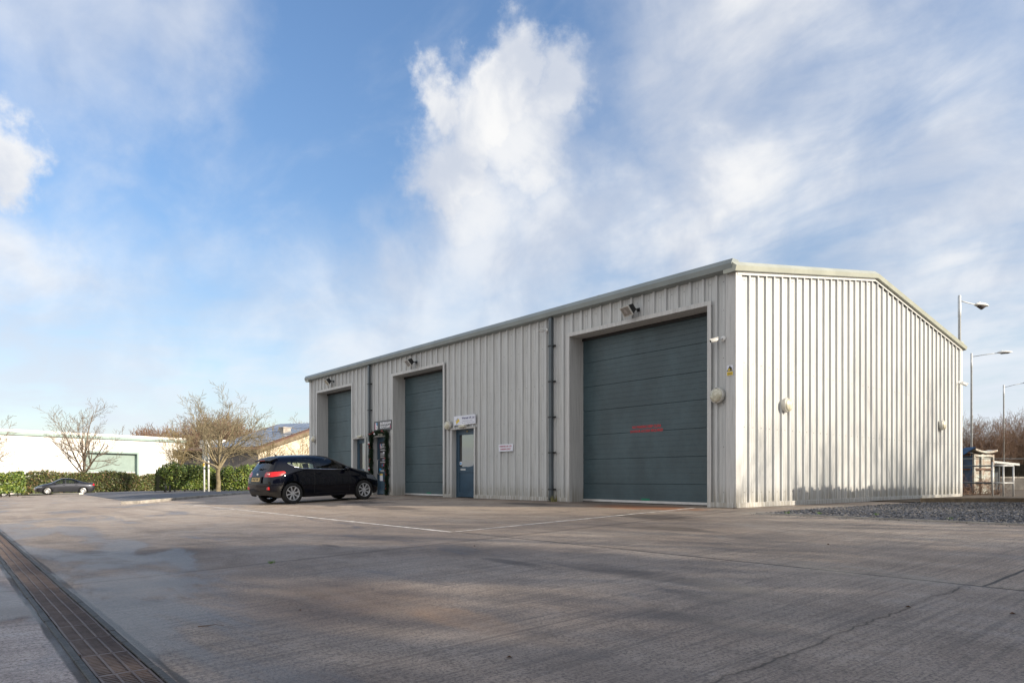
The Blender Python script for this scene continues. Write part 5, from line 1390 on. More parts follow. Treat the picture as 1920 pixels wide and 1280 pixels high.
# hatchback: rear at x=0, nose at +x
HB = dict(len=4.04, hw=.865, wheels=(.735, 3.228), wr=.318, arch=.368, bulge_r=(-.05, -.07, -.06, -.03), bulge_f=(.10, .12, .12, .08), ws=2.25, rw=.62, belt=.96, seatf=1.95, seatr=1.05)
HB['st'] = [
 L7((.13,.66,.27),(.035,.70,.46),(.05,.69,.76),(.10,.62,.96),(.36,.50,1.33),(.33,.28,1.385),(.32,0,1.40)),
 L7((.20,.76,.22),(.10,.80,.46),(.11,.79,.78),(.20,.73,.99),(.46,.555,1.345),(.45,.30,1.42),(.45,0,1.435)),
 L7((.42,.81,.20),(.40,.855,.48),(.40,.845,.80),(.45,.79,1.03),(.62,.58,1.37),(.62,.31,1.445),(.62,0,1.46)),
 L7((.74,.82,.19),(.74,.865,.50),(.74,.860,.80),(.78,.81,1.035),(.92,.61,1.385),(.92,.32,1.46),(.92,0,1.475)),
 L7((1.15,.82,.19),(1.15,.860,.50),(1.15,.855,.78),(1.17,.81,1.025),(1.28,.625,1.39),(1.28,.33,1.468),(1.28,0,1.482)),
 L7((1.65,.82,.19),(1.65,.855,.50),(1.65,.85,.76),(1.65,.812,1.01),(1.70,.63,1.38),(1.70,.33,1.465),(1.70,0,1.48)),
 L7((2.15,.82,.19),(2.15,.855,.50),(2.15,.855,.75),(2.15,.81,.99),(2.10,.62,1.355),(2.08,.33,1.445),(2.06,0,1.462)),
 L7((2.60,.82,.19),(2.60,.86,.50),(2.60,.86,.74),(2.60,.81,.97),(2.42,.605,1.27),(2.34,.33,1.385),(2.30,0,1.405)),
 L7((2.95,.82,.19),(2.95,.862,.50),(2.95,.865,.73),(2.97,.805,.94),(2.90,.66,1.045),(2.92,.36,1.06),(2.93,0,1.07)),
 L7((3.20,.815,.19),(3.20,.865,.50),(3.20,.865,.71),(3.20,.79,.89),(3.18,.62,.985),(3.18,.36,1.01),(3.18,0,1.02)),
 L7((3.55,.79,.20),(3.55,.84,.48),(3.55,.83,.68),(3.52,.74,.84),(3.50,.56,.92),(3.50,.33,.945),(3.50,0,.955)),
 L7((3.78,.72,.21),(3.80,.77,.46),(3.80,.76,.64),(3.76,.66,.76),(3.72,.50,.83),(3.72,.30,.85),(3.72,0,.86)),
 L7((3.86,.62,.22),(3.90,.66,.44),(3.89,.65,.60),(3.84,.58,.70),(3.80,.44,.75),(3.80,.26,.77),(3.80,0,.775))]
side = lambda c: abs(c.y) > .50 and c.z > .90
winf = [(1.52, 1.045), (1.56, 1.36), (1.90, 1.375), (2.10, 1.345), (2.42, 1.20), (2.70, 1.04), (2.68, 1.005), (2.0, 1.02)]
winr = [(1.46, 1.048), (1.50, 1.355), (.98, 1.345), (.74, 1.275), (.66, 1.225), (.95, 1.085), (1.10, 1.06)]
HB['polys'] = [('glass', winf, side), ('glass', winr, side),
  ('glass', [(2.92, 1.055), (2.20, 1.435), (2.5, 1.60), (3.3, 1.2)], lambda c: abs(c.y) < .60 and c.z > 1.045 and c.x > 2.05),
  ('trim', [(-.2, .10), (-.2, .375), (.36, .375), (.36, .10)], lambda c: c.x < .40 and c.z < .5),
  ('tail', [(-.1, .825), (-.1, .90), (.10, .965), (.50, .985), (.545, .94), (.40, .86), (.12, .82)], lambda c: abs(c.y) > .43 and c.x < .6 and .8 < c.z < 1.0),
  ('head', [(3.35, .70), (3.35, .82), (4.1, .74), (4.1, .60), (3.7, .62)], lambda c: abs(c.y) > .40 and c.x > 3.3 and c.z < .84)]
HB['rear'] = [('glass', [((.0, 1.01), (.535, 1.03)), ((.535, 1.03), (.40, 1.335)), ((.40, 1.335), (.0, 1.35)), ((.0, 1.35), (.0, 1.01))], lambda c: c.x < .55 and c.z > .98 and abs(c.y) < .62)]
HB['chrome'] = [(.68, 1.205), (.80, 1.14), (.95, 1.075), (1.10, 1.048), (1.4, 1.038), (1.8, 1.018), (2.2, 1.005), (2.7, .992)]
HB['handles'] = [(1.62, .90)]
HB['seams'] = [((1.47, .93), (1.44, .30)), ((2.72, .92), (2.66, .30)), ((1.44, .30), (2.66, .30))]
hatch, tree = car('hatchback_car', 'black three door hatchback parked facing the building in front of the blue doors', 'car', HB, M['carblack'], 8)
# details on the tailgate
def onrear(y, z, off=.004):
    h = tree.ray_cast(Vector((-1, y, z)), Vector((1, 0, 0))); return h[0].x-off
mb = MB(); x0 = onrear(0, .80); xb = onrear(0, .69)
tilt = math.atan2(x0-xb, .11)
PM = Matrix.Translation((onrear(0, .745, .012), 0, .745)) @ Matrix.Rotation(tilt, 4, 'Y')
mb = MB(); mb.box((-.01, -.33, -.105), (.02, .33, .10), 0, PM); o = mb.build('plate_recess', M['trimblack'], hatch); bevel(o, .01, 2)
mb = MB(); mb.box((-.018, -.255, -.056), (-.011, .255, .056), 0, PM); pl_ = mb.build('number_plate', M['plate'], hatch)
TX = PM @ Matrix.Translation((-.0195, 0, 0)) @ Matrix(((0, 0, -1, 0), (-1, 0, 0, 0), (0, 1, 0, 0), (0, 0, 0, 1)))
text_mesh('plate_text', 'WU67 UKC', .105, M['black'], pl_, TX, .0008, .003, .80)
mb = MB(); 
for y0, y1 in ((-.50, -.25), (-.25, 0), (0, .25), (.25, .50)):
    zz = 1.378; mb.quad((.20, y0, zz-.055-.02*abs(y0)*2), (.20, y1, zz-.055-.02*abs(y1)*2), (.46, y1*1.08, 1.425-.03*abs(y1)*2), (.46, y0*1.08, 1.425-.03*abs(y0)*2))
    mb.quad((.20, y0, zz-.055-.02*abs(y0)*2), (.20, y1, zz-.055-.02*abs(y1)*2), (.23, y1, zz-.085-.02*abs(y1)*2), (.23, y0, zz-.085-.02*abs(y0)*2))
    mb.quad((.23, y0, zz-.085-.02*abs(y0)*2), (.23, y1, zz-.085-.02*abs(y1)*2), (.42, y1, 1.35), (.42, y0, 1.35))
sp_ = mb.build('spoiler', M['trimblack'], hatch, fixn=True)
mb = MB(); mb.box((.196, -.17, 1.305), (.206, .17, 1.319)); mb.build('brake_light', M['taillight'], sp_)
mb = MB(); xw = onrear(0, 1.06, .02); mb.tube([(xw, -.02, 1.05), (xw-.01, -.12, 1.065), (xw+.01, -.33, 1.085)], [.022, .013, .006], 6); mb.lathe([(.001, 0), (.035, 0), (.03, .03), (.001, .035)], 12, Matrix.Translation((xw+.03, 0, 1.05)) @ Matrix.Rotation(R_(-90), 4, 'Y')); mb.build('rear_wiper', M['trimblack'], hatch, fixn=True)
mb = MB(); x = onrear(0, .90, .003); mb.lathe([(.001, .0), (.045, 0), (.042, .01), (.001, .012)], 20, Matrix.Translation((x, 0, .90)) @ Matrix.Rotation(R_(-90), 4, 'Y') @ Matrix.Diagonal((.75, 1.4, 1, 1))); mb.build('badge', M['chrome'], hatch, fixn=True)
for sg in (1, -1):
    mb = MB(); x = onrear(.62*sg, .47, .012); mb.box((x, min(.56*sg, .70*sg), .44), (x+.03, max(.56*sg, .70*sg), .53)); o = mb.build('rear_reflector', M['taillight'], hatch); bevel(o, .01, 2)
    x = onrear(.56*sg, .905, .006); mb = MB(); mb.box((x, min(.50*sg, .64*sg), .885), (x+.05, max(.50*sg, .64*sg), .925)); o = mb.build('reversing_light', M['tailclear'], hatch); bevel(o, .008, 2)
mb = MB(); mb.tube([(.66, 0, 1.455), (.60, 0, 1.50), (.58, 0, 1.53)], [.02, .012, .008], 6); mb.build('aerial', M['trimblack'], hatch)
# tailgate seams
for (pts2) in ([(-.60, .62), (-.60, .80), (-.56, .97)], [(.60, .62), (.60, .80), (.56, .97)], [(-.60, .62), (0, .60), (.60, .62)]):
    P3 = []
    for (p, q) in zip(pts2[:-1], pts2[1:]):
        for k in range(8):
            y = p[0]+(q[0]-p[0])*k/7; z = p[1]+(q[1]-p[1])*k/7; h = tree.ray_cast(Vector((-1, y, z)), Vector((1, 0, 0)))
            if h[0]: P3.append(h[0]+Vector((.001, 0, 0)))
    if len(P3) > 2: MB().tube(P3, .005, 4).build('tailgate_seam', M['trimblack'], hatch)
# place: near rear wheel contact at column 548, depth 20.5; nearest side is the right one (-y)
phi = R_(44.6); hd = RGT*math.sin(phi)+FWD*math.cos(phi); left = Vector((-hd.y, hd.x, 0))
wr_ = CAM+FWD*20.6+RGT*((548-960)/FPX*20.6)
org = wr_ - hd*.735 + left*(.865-.115+.02)
def place_car(root, org, hd, L):
    ang = math.atan2(hd.y, hd.x); c = org+hd*L/2
    za = gz(org.x+hd.x*.73, org.y+hd.y*.73); zb = gz(org.x+hd.x*3.2, org.y+hd.y*3.2)
    pitch = math.atan2(zb-za, 2.5)
    root.location = (org.x, org.y, za-math.tan(pitch)*.73); root.rotation_euler = (0, -pitch, ang)
place_car(hatch, org, hd, 4.04)
# saloon: same builder
SD = dict(len=4.55, hw=.865, wheels=(.98, 3.62), wr=.315, arch=.36, bulge_r=(-.05, -.07, -.07, -.03), bulge_f=(.10, .12, .12, .08), ws=2.75, rw=1.35, belt=.93, seatf=2.4, seatr=1.6, bright=0)
SD['st'] = [
 L7((.16,.68,.27),(.05,.72,.46),(.06,.72,.72),(.08,.68,.92),(.11,.56,.98),(.10,.30,1.0),(.10,0,1.01)),
 L7((.30,.78,.22),(.24,.82,.46),(.24,.81,.74),(.26,.76,.95),(.30,.58,1.02),(.30,.30,1.03),(.30,0,1.035)),
 L7((.62,.81,.20),(.60,.86,.48),(.60,.855,.76),(.60,.80,.95),(.64,.60,1.04),(.64,.32,1.05),(.64,0,1.055)),
 L7((.98,.82,.19),(.98,.865,.50),(.98,.860,.76),(1.0,.81,.955),(1.06,.62,1.10),(1.04,.33,1.12),(1.02,0,1.13)),
 L7((1.35,.82,.19),(1.35,.865,.50),(1.35,.855,.75),(1.38,.82,.95),(1.55,.61,1.33),(1.52,.33,1.36),(1.50,0,1.37)),
 L7((1.85,.82,.19),(1.85,.855,.50),(1.85,.85,.74),(1.88,.82,.94),(1.98,.62,1.39),(1.98,.33,1.445),(1.98,0,1.455)),
 L7((2.4,.82,.19),(2.4,.855,.50),(2.4,.855,.73),(2.4,.82,.93),(2.40,.62,1.385),(2.40,.33,1.45),(2.40,0,1.46)),
 L7((2.95,.82,.19),(2.95,.86,.50),(2.95,.86,.72),(2.95,.82,.91),(2.75,.60,1.30),(2.68,.33,1.38),(2.64,0,1.395)),
 L7((3.30,.82,.19),(3.30,.862,.50),(3.30,.865,.71),(3.30,.81,.88),(3.30,.64,.98),(3.32,.36,.995),(3.33,0,1.0)),
 L7((3.62,.815,.19),(3.62,.865,.50),(3.62,.865,.69),(3.62,.79,.83),(3.62,.61,.92),(3.62,.36,.945),(3.62,0,.95)),
 L7((4.05,.79,.20),(4.05,.83,.48),(4.05,.82,.64),(4.03,.72,.76),(4.0,.55,.83),(4.0,.33,.85),(4.0,0,.86)),
 L7((4.30,.70,.21),(4.33,.75,.46),(4.33,.74,.60),(4.28,.63,.69),(4.24,.48,.74),(4.24,.30,.76),(4.24,0,.765)),
 L7((4.38,.60,.22),(4.43,.64,.44),(4.42,.63,.56),(4.37,.55,.64),(4.33,.42,.68),(4.33,.25,.69),(4.33,0,.695))]
SD['polys'] = [('glass', [(2.32, .965), (2.32, 1.375), (2.56, 1.365), (2.95, 1.15), (3.10, .96)], side), ('glass', [(2.24, .965), (2.24, 1.375), (1.80, 1.35), (1.50, 1.22), (1.28, 1.04), (1.36, .975)], side),
  ('glass', [(3.28, 1.01), (2.66, 1.40), (2.9, 1.60), (3.7, 1.2)], lambda c: abs(c.y) < .60 and c.z > 1.0 and c.x > 2.6),
  ('glass', [(1.08, 1.145), (1.50, 1.365), (1.3, 1.6), (.8, 1.2)], lambda c: abs(c.y) < .56 and c.z > 1.12 and c.x < 1.6),
  ('tail', [(-.1, .76), (-.1, .93), (.20, .94), (.26, .80), (.2, .76)], lambda c: abs(c.y) > .50 and c.x < .4),
  ('head', [(4.0, .62), (4.0, .72), (4.6, .64), (4.6, .52)], lambda c: abs(c.y) > .40 and c.x > 3.95 and c.z < .75)]
SD['rear'] = []; SD['chrome'] = [(1.4, .955), (2.0, .945), (2.6, .935), (3.0, .93)]; SD['handles'] = [(1.50, .84), (2.42, .83)]; SD['seams'] = [((2.28, .93), (2.26, .28)), ((3.15, .90), (3.10, .28)), ((1.30, .90), (1.5, .45))]
saloon, _ = car('saloon_car', 'dark grey saloon car parked side on in front of the long low hedge', 'car', SD, M['cargrey'], 9)
def place_side(root, pxrear, D, L):
    v = Vector((0, -1, 0)); r = CAM+FWD*D+RGT*((pxrear-960)/FPX*D)
    c = Vector((r.x, r.y, 0)); root.location = (c.x, c.y, gz(c.x, c.y-2)); root.rotation_euler = (0, 0, math.atan2(v.y, v.x))
place_side(saloon, 177, 63.6, 4.55); saloon.scale = (1.02, 1, 1)
wcar = copy_tree(saloon); wcar.name = 'white_car'; tag(wcar, 'white car mostly hidden behind the rounded laurel bush at the far left', 'car')
for c in children(wcar):
    if c.name.split('.')[0] in ('body', 'door_mirror', 'door_handle'):
        c.data = c.data.copy(); c.data.materials[0] = M['carwhite']
r = CAM+FWD*63.0+RGT*((31-960)/FPX*63.0); wcar.location = (r.x, r.y, gz(r.x, r.y-2)); 
# ================================================================== VEGETATION
M['bark'] = mat('bark', (.20, .165, .10), .9, 0, .4, 8, bump=.6, bscale=25)
M['twigs'] = mat('twigs', (.26, .20, .10), .9, 0, .3, 3)
M['twigs_red'] = mat('twigs_red', (.20, .125, .085), .9, 0, .3, 3)
M['twigs_grey'] = mat('twigs_grey', (.23, .18, .135), .9, 0, .3, 3)
M['twigs_light'] = mat('twigs_lichen', (.27, .225, .14), .9, 0, .35, 5)
def leafmat(name, col, hue, isl=.5):
    m = mat(name, col, .45, 0, .3, 1.5, island=isl, hue=hue); return m
M['laurel'] = leafmat('laurel_leaf', (.085, .135, .022), (.24, .27, .05))
M['hedgeleaf'] = leafmat('hedge_leaf', (.085, .11, .024), (.20, .125, .06), .55)
M['evergreen'] = leafmat('evergreen_leaf', (.035, .06, .018), (.08, .09, .03))
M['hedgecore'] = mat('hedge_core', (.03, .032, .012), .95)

def tree_segs(seed, H, trunk_h, spread, levels=4, nmain=7, kids=(5, 5, 4, 4), r0=.13, up_=.35, gn=.10, ang=(28, 62), leader=True, rmin=.004, rf=.5):
    rg = random.Random(seed); segs = [[], []]   # trunk, crown
    def branch(p, d, L, r, lev):
        n = 5 if lev <= 1 else (4 if lev == 2 else 3)
        pts = [(p.copy(), r)]; dd = d.copy()
        for k in range(n):
            dd = (dd+Vector((rg.gauss(0, gn), rg.gauss(0, gn), rg.gauss(0, gn)*.6+up_*.16*(1 if lev < 4 else .5)))).normalized()
            p = p+dd*L/n; pts.append((p.copy(), max(rmin, r*(1-.80*(k+1)/n))))
        segs[1].append(pts)
        if lev >= levels: return
        nk = kids[lev]; 
        for i in range(nk):
            f = .18+.80*(i+rg.random()*.7)/nk; f = min(f, .98); x = f*n; k = min(int(x), n-1); q = pts[k][0].lerp(pts[k+1][0], x-k); rr = pts[k][1]+(pts[k+1][1]-pts[k][1])*(x-k)
            base = (pts[k+1][0]-pts[k][0]).normalized(); side_ = base.cross(Vector((rg.gauss(0, 1), rg.gauss(0, 1), rg.gauss(0, 1)))).normalized()
            a = R_(rg.uniform(28, 58)); nd = (base*math.cos(a)+side_*math.sin(a)).normalized()
            branch(q, nd, L*rg.uniform(.42, .68)*(1-.35*f), rr*.68, lev+1)
    # trunk
    tp = [(Vector((0, 0, -.1)), r0*1.25), (Vector((0, 0, .15)), r0*1.02)]
    for k in range(1, 4): tp.append((Vector((rg.gauss(0, .02), rg.gauss(0, .02), trunk_h*k/3)), r0*(1-.06*k)))
    segs[0].append(tp); top = tp[-1][0]
    for i in range(nmain):
        az = 2*math.pi*(i+rg.uniform(-.25, .25))/nmain*1.0+i*2.4; a = R_(rg.uniform(*ang)) if not (leader and i < 2) else R_(rg.uniform(4, 16))
        d = Vector((math.sin(a)*math.cos(az), math.sin(a)*math.sin(az), math.cos(a)))
        # length chosen so that the crown reads as an ellipsoid
        Lv = (H-trunk_h)*.92; Lh = spread; L = 1/math.sqrt((math.cos(a)/Lv)**2+(math.sin(a)/Lh)**2)*rg.uniform(.85, 1.05)
        hh = top.z-rg.uniform(0, .35)*trunk_h*.5*(0 if i < 2 else 1)
        branch(Vector((top.x*.8, top.y*.8, hh)), d, L, r0*rg.uniform(rf*.85, rf*1.2), 1)
    return segs
def seg_mesh(mb, chains):
    for pts in chains:
        r = pts[0][1]; n = 8 if r > .05 else (5 if r > .02 else 3)
        mb.tube([p for p, _ in pts], [q for _, q in pts], n, caps=False)
def bare_tree(label, loc, seed, tm='twigs', group=None, name='bare_tree', **kw):
    s = tree_segs(seed, **kw); t = thing(name, label, 'tree', loc, 0, group)
    mb = MB(); seg_mesh(mb, s[0]); mb.build('trunk', M['bark'], t, True)
    mb = MB(); seg_mesh(mb, s[1]); mb.build('crown', M[tm], t, True); return t
D = 44.5; a = at(409, D)
bare_tree('large bare tree with a pale trunk and dense crown right of the sign posts', (a.x, a.y, a.z+.1), 21, 'twigs_light', H=6.15, trunk_h=1.65, spread=3.35, nmain=12, levels=4, kids=(6, 7, 6, 5), r0=.15, up_=.42, gn=.09, ang=(14, 72), rmin=.008, rf=.44)
D = 71.; a = at(158, D)
bare_tree('wide bare tree with a low fork in front of the mint green shutter', (a.x, a.y, a.z), 5, 'twigs_grey', H=8.6, trunk_h=2.1, spread=6.2, nmain=8, levels=4, kids=(4, 6, 5, 4), r0=.26, up_=.75, gn=.10, ang=(26, 74), rmin=.012, rf=.36)
D = 66.; a = at(-22, D)
bare_tree('bare tree reaching in from the left edge before the white warehouse', (a.x, a.y, a.z), 9, 'twigs_grey', H=7.4, trunk_h=1.9, spread=5.0, nmain=8, levels=4, kids=(4, 5, 4, 3), r0=.20, up_=.6, ang=(30, 74), rmin=.012, rf=.34)
D = 68.; a = at(334, D)
bare_tree('bare tree at the end corner of the white warehouse', (a.x, a.y, a.z), 14, 'twigs', H=6.6, trunk_h=2.0, spread=4.0, nmain=8, levels=4, kids=(4, 6, 5, 4), r0=.17, up_=.55, ang=(24, 68), rmin=.011, rf=.34)
D = 62.; a = at(503, D)
bare_tree('thin bare tree before the left part of the cream gable wall', (a.x, a.y, a.z), 33, 'twigs', H=5.6, trunk_h=1.4, spread=3.2, nmain=8, levels=4, kids=(4, 5, 4, 3), r0=.11, up_=.5, ang=(22, 60), rmin=.010, rf=.4)
D = 64.; a = at(560, D)
bare_tree('thin bare tree before the cream gable wall beside the warehouse corner', (a.x, a.y, a.z), 35, 'twigs', H=5.4, trunk_h=1.4, spread=2.9, nmain=8, levels=4, kids=(4, 5, 4, 3), r0=.10, up_=.5, ang=(22, 60), rmin=.010, rf=.4)
D = 92.; a = at(572, D)
bare_tree('distant bare tree top above the roof at the warehouse corner', (a.x, a.y, a.z), 37, 'twigs_grey', H=9.3, trunk_h=3.2, spread=3.4, nmain=8, levels=4, kids=(4, 5, 4, 3), r0=.2, up_=.6, ang=(15, 50), rmin=.014, rf=.4)
# distant brown wood behind the left buildings: one mass
rg = random.Random(77); mb = MB()
for i in range(80):
    px = rg.uniform(255, 500); D = rg.uniform(118, 150); a = at(px, D)
    topy = 800-14*math.exp(-((px-385)/60)**2)*1.2+10*math.sin(px*.04)*.4+abs(px-400)*.06+rg.uniform(-3, 6)
    H = up(topy, D)-a.z
    s = tree_segs(rg.randrange(10**6), H=H, trunk_h=H*.30, spread=H*.28, nmain=6, levels=3, kids=(4, 6, 6, 3), r0=.22, up_=.6, gn=.12, ang=(14, 50), rmin=.03)
    b2 = MB(); seg_mesh(b2, s[1]); k = len(mb.v); mb.v += [(v[0]+a.x, v[1]+a.y, v[2]+a.z) for v in b2.v]; mb.f += [tuple(q+k for q in f) for f in b2.f]; mb.m += [0]*len(b2.f)
w = mb.build('distant_wood', M['twigs_red']); w['kind'] = 'stuff'; w['label'] = 'reddish brown bare wood beyond the left buildings'; w['category'] = 'wood'

# leafy hedges
def hedge(name, label, path, width, h, n, lm, size, seed, group=None, rough=.18, base_gap=0., cat='hedge'):
    """path: ground points; box-ish rounded section; leaves scattered through its outer shell"""
    rg = random.Random(seed); P = [Vector((p[0], p[1], 0)) for p in path]; o0 = P[0]
    seglen = [(b_-a).length for a, b_ in zip(P[:-1], P[1:])]; tot = sum(seglen)
    t = thing(name, label, cat, (o0.x, o0.y, gz(o0.x, o0.y)), 0, group)
    def pos(f):
        d = f*tot
        for (a, b_, L) in zip(P[:-1], P[1:], seglen):
            if d <= L or L is seglen[-1]: 
                q = a.lerp(b_, min(1, d/L)); dr_ = (b_-a).normalized(); return q, Vector((-dr_.y, dr_.x, 0)), dr_
            d -= L
        return b_, Vector((-dr_.y, dr_.x, 0)), dr_
    bumps = [(rg.random(), rg.uniform(-1, 1), rg.uniform(.03, .12)) for _ in range(14)]
    def hmod(f): return 1+sum(.11*b_*math.exp(-((f-c)/s)**2) for c, b_, s in bumps)
    mb = MB(); end = min(.5, width/2/tot)
    for i in range(n):
        f = rg.random(); th = rg.uniform(-.15, math.pi+.15); c, nn, dr_ = pos(f)
        e = 1.0
        if f < end: e = math.sqrt(max(0., 1-((end-f)/end)**2))
        if f > 1-end: e = math.sqrt(max(0., 1-((f-1+end)/end)**2))
        ex = 4.0; cc, ss = math.cos(th), math.sin(th)
        rr = 1/((abs(cc)**ex+abs(ss)**ex)**(1/ex)); rad = rr*(1-abs(rg.gauss(0, .10)))*(1+rg.gauss(0, .03))
        y = cc*rad*width/2*max(.25, e); z = base_gap+max(0., ss*rad)*(h*hmod(f)-base_gap)*(.62+.38*max(.1, e))
        if ss < .05: z = base_gap+rg.random()*.3*h
        p = c+nn*y; q = Vector((p.x-o0.x, p.y-o0.y, z+gz(p.x, p.y)-gz(o0.x, o0.y)))
        q += Vector((rg.gauss(0, 1), rg.gauss(0, 1), rg.gauss(0, 1)))*rough*.25
        if rg.random() < .05 and ss > .5: q.z += rg.uniform(0, .34)
        out_ = (nn*cc+Vector((0, 0, ss))).normalized()
        nd = (out_+Vector((rg.gauss(0, .8), rg.gauss(0, .8), rg.gauss(0, .8)))).normalized(); u = nd.cross(Vector((rg.gauss(0, 1), rg.gauss(0, 1), rg.gauss(0, 1)))).normalized(); v = nd.cross(u); s = size*rg.uniform(.6, 1.3)
        mb.quad(q-u*s, q-v*s*.42, q+u*s, q+v*s*.42)
    mb.build('foliage', M[lm], t)
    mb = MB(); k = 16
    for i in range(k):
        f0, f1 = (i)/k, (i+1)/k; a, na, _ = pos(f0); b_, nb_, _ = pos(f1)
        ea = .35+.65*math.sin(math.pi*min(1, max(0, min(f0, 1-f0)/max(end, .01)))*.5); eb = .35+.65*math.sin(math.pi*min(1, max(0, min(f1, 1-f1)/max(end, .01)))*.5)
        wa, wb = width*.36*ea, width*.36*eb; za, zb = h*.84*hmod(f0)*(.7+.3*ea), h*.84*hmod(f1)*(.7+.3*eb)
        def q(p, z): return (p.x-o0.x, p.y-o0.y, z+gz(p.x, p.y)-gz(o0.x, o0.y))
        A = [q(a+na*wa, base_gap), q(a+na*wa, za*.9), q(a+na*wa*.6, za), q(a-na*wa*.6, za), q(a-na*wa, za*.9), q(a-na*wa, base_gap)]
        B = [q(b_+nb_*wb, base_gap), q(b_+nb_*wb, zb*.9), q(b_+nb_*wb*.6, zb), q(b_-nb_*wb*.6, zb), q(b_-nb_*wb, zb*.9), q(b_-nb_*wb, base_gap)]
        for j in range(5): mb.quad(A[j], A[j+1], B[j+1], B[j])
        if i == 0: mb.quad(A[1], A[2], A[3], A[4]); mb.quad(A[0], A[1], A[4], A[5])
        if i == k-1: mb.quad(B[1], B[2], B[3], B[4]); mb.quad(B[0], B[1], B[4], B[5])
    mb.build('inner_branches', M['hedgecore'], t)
    for f in ([.1+.8*i/5 for i in range(6)] if base_gap else []):
        c, nn, _ = pos(f); c = c-o0; mb = MB(); mb.tube([Vector((c.x, c.y, -.1)), Vector((c.x+.05, c.y, base_gap*1.3))], [.05, .03], 6); mb.build('stem', M['bark'], t)
    return t
def P_(px, D): a = at(px, D); return (a.x, a.y)
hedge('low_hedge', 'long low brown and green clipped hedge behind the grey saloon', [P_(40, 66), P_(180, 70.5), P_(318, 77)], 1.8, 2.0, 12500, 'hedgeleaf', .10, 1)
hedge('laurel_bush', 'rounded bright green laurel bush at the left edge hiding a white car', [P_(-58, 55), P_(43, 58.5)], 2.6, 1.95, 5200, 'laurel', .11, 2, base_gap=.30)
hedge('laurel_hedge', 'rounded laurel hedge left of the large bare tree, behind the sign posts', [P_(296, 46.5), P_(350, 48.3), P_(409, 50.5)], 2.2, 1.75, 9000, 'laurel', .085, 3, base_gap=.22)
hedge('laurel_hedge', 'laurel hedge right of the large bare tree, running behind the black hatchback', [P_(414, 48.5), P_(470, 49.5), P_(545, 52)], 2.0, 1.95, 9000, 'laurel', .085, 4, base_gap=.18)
# bare hedgerow trees on the right, each its own thing; two source trees are copied
rg = random.Random(4); src = []
for q in range(3):
    s = tree_segs(400+q, H=7.4, trunk_h=.5, spread=1.9, nmain=10, levels=4, kids=(4, 7, 6, 4), r0=.08, up_=.8, gn=.10, ang=(5, 32), rmin=.008)
    src.append(s)
cols = [1806, 1822, 1838, 1853, 1868, 1884, 1899, 1913, 1928, 1945, 1962]
wherelab = ['just right of the gable corner', 'behind the tall street lamp pole', 'above the left end of the skip', 'above the skip lid', 'right of the skip lid', 'behind the farthest lamp pole', 'above the right end of the railing', 'at the right edge', 'cut by the right edge', 'beyond the right edge', 'far beyond the right edge']
protos = []
for i, (px, lab) in enumerate(zip(cols, wherelab)):
    D = 55+rg.uniform(-3, 6); a = at(px, D); H = up(783-.0*px+rg.uniform(-5, 12)-(px-1800)*.08, D)-a.z
    lab = 'slender brown bare tree '+lab
    if i < 3:
        t = thing('bare_tree', lab, 'tree', (a.x, a.y, a.z), 0, 'bare hedgerow trees right of the gable')
        mb = MB(); seg_mesh(mb, src[i][0]); mb.build('trunk', M['bark'], t, True); mb = MB(); seg_mesh(mb, src[i][1]); mb.build('crown', M['twigs_red'], t, True); protos.append(t)
    else:
        t = copy_tree(protos[i % 3], (a.x, a.y, a.z)); t['label'] = lab
    t.rotation_euler = (0, 0, rg.uniform(0, 6.28)); t.scale = (H/7.4*1.05, H/7.4*1.05, H/7.4)
# brambles in front of the skip
mb = MB(); rg = random.Random(6)
for i in range(150):
    px = rg.uniform(1800, 1875); D = rg.uniform(24.3, 25.0) if px < 1850 else rg.uniform(24, 26); a = at(px, D, -.03); p = Vector(a); d = Vector((rg.gauss(0, .5), rg.gauss(0, .5), 1)).normalized(); pts = [p.copy()]
    L = rg.uniform(.3, 1.0)
    for k in range(4): d = (d+Vector((rg.gauss(0, .3), rg.gauss(0, .3), -.12))).normalized(); p = p+d*L/4; pts.append(p.copy())
    mb.tube(pts, [.006, .005, .004, .003, .002], 3, caps=False)
    for k in range(3):
        q = pts[2+k % 3]; d2 = Vector((rg.gauss(0, 1), rg.gauss(0, 1), rg.gauss(0, .6))).normalized(); mb.tube([q, q+d2*.12, q+d2*.2+Vector((0, 0, .05))], [.004, .003, .002], 3, caps=False)
b_ = mb.build('brambles', M['twigs_red']); b_['kind'] = 'stuff'; b_['label'] = 'dry brown brambles in front of the blue skip'; b_['category'] = 'brambles'

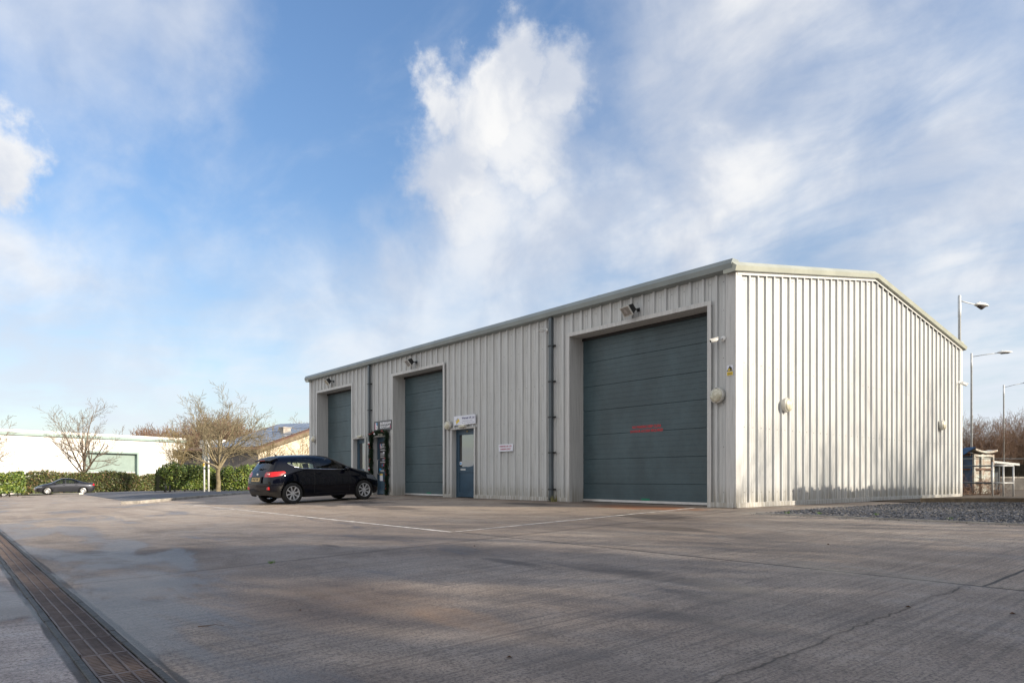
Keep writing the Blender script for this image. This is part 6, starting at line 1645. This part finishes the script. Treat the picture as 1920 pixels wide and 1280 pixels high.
# ================================================================== outside the frame, to the right: the row that throws the long soft shadows
s = tree_segs(900, H=9.5, trunk_h=1.6, spread=4.0, nmain=11, levels=4, kids=(5, 7, 6, 5), r0=.20, up_=.5, gn=.11, ang=(12, 70))
t0 = thing('bare_tree', 'tall bare boundary tree outside the frame to the right', 'tree', (0, 0, 0), 0, 'boundary trees outside the frame')
mb = MB(); seg_mesh(mb, s[0]); mb.build('trunk', M['bark'], t0, True)
mb = MB(); seg_mesh(mb, s[1]); mb.build('crown', M['twigs_red'], t0, True)
def leafy(seed, H, R, n, lm='evergreen'):
    rg = random.Random(seed); mb = MB(); cl = []
    for i in range(34): 
        a = rg.uniform(0, 6.28); z = rg.uniform(.18, .97)*H; r = R*math.sqrt(max(.04, 1-((z/H-.45)/.6)**2))*rg.uniform(.2, .9); cl.append((Vector((r*math.cos(a), r*math.sin(a), z)), rg.uniform(.35, .95)))
    for i in range(n):
        c, q = cl[rg.randrange(len(cl))]; d = Vector((rg.gauss(0, 1), rg.gauss(0, 1), rg.gauss(0, .8))); d = d.normalized()*q*rg.random()**.4*1.1
        p = c+d; u = Vector((rg.gauss(0, 1), rg.gauss(0, 1), rg.gauss(0, 1))).normalized(); v = u.orthogonal().normalized(); sz = rg.uniform(.06, .14)
        mb.quad(p-u*sz, p-v*sz*.5, p+u*sz, p+v*sz*.5)
    return mb
e0 = thing('evergreen_tree', 'dense evergreen boundary tree outside the frame to the right', 'tree', (0, 0, 0), 0, 'boundary evergreens outside the frame')
leafy(12, 8.6, 2.6, 9000).build('crown', M['evergreen'], e0); MB().tube([(0, 0, -.1), (0, 0, 5)], [.2, .08], 8).build('trunk', M['bark'], e0, True)
rg = random.Random(19)
bare_spots = [(24, 18, 1.35), (30, 23.5, 1.5), (22, 11.5, 1.1), (25, 2.2, 1.45), (24, 6.5, 1.35), (29, -1, 1.3), (31, 17, 1.45), (27, 21, 1.45), (22, -8, 1.1), (26.5, 14.2, 1.3), (27, 9.5, 1.2)]
ever_spots = [(24.5, 3.6, .85), (25.5, .6, 1.3), (27.5, -2.6, 1.4), (24, -5.0, 1.2), (26.5, -7.6, 1.4), (23.5, -10.0, 1.2), (28, -12.6, 1.4), (24, -14.5, 1.2), (27, -17.5, 1.4), (24, -20.5, 1.2)]
first = True
for (x, y, sc_) in bare_spots:
    if first: t0.location = (x, y, -.1); t0.scale = (sc_,)*3; first = False
    else: c = copy_tree(t0, (x, y, -.1), rg.uniform(0, 6.28), sc_)
first = True
for (x, y, sc_) in ever_spots:
    if first: e0.location = (x, y, -.1); e0.scale = (sc_,)*3; first = False
    else: c = copy_tree(e0, (x, y, -.1), rg.uniform(0, 6.28), sc_)
# low paling fence outside the frame: shadow along the foot of the gable
t = thing('paling_fence', 'low paling fence outside the frame beside the slate chippings', 'fence', (4.6, 4.3, 0))
mb = MB(); y = 0.
while y < 7.4: mb.box((0, y, -.1), (.02, y+.11, 2.20+.16*rg.random())); y += .125
mb.build('palings', M['sleeper'], t)
mb = MB(); mb.box((.021, 0, .5), (.07, 7.4, .6)); mb.box((.021, 0, 1.9), (.07, 7.4, 2.0)); mb.build('rails', M['sleeper'], t)
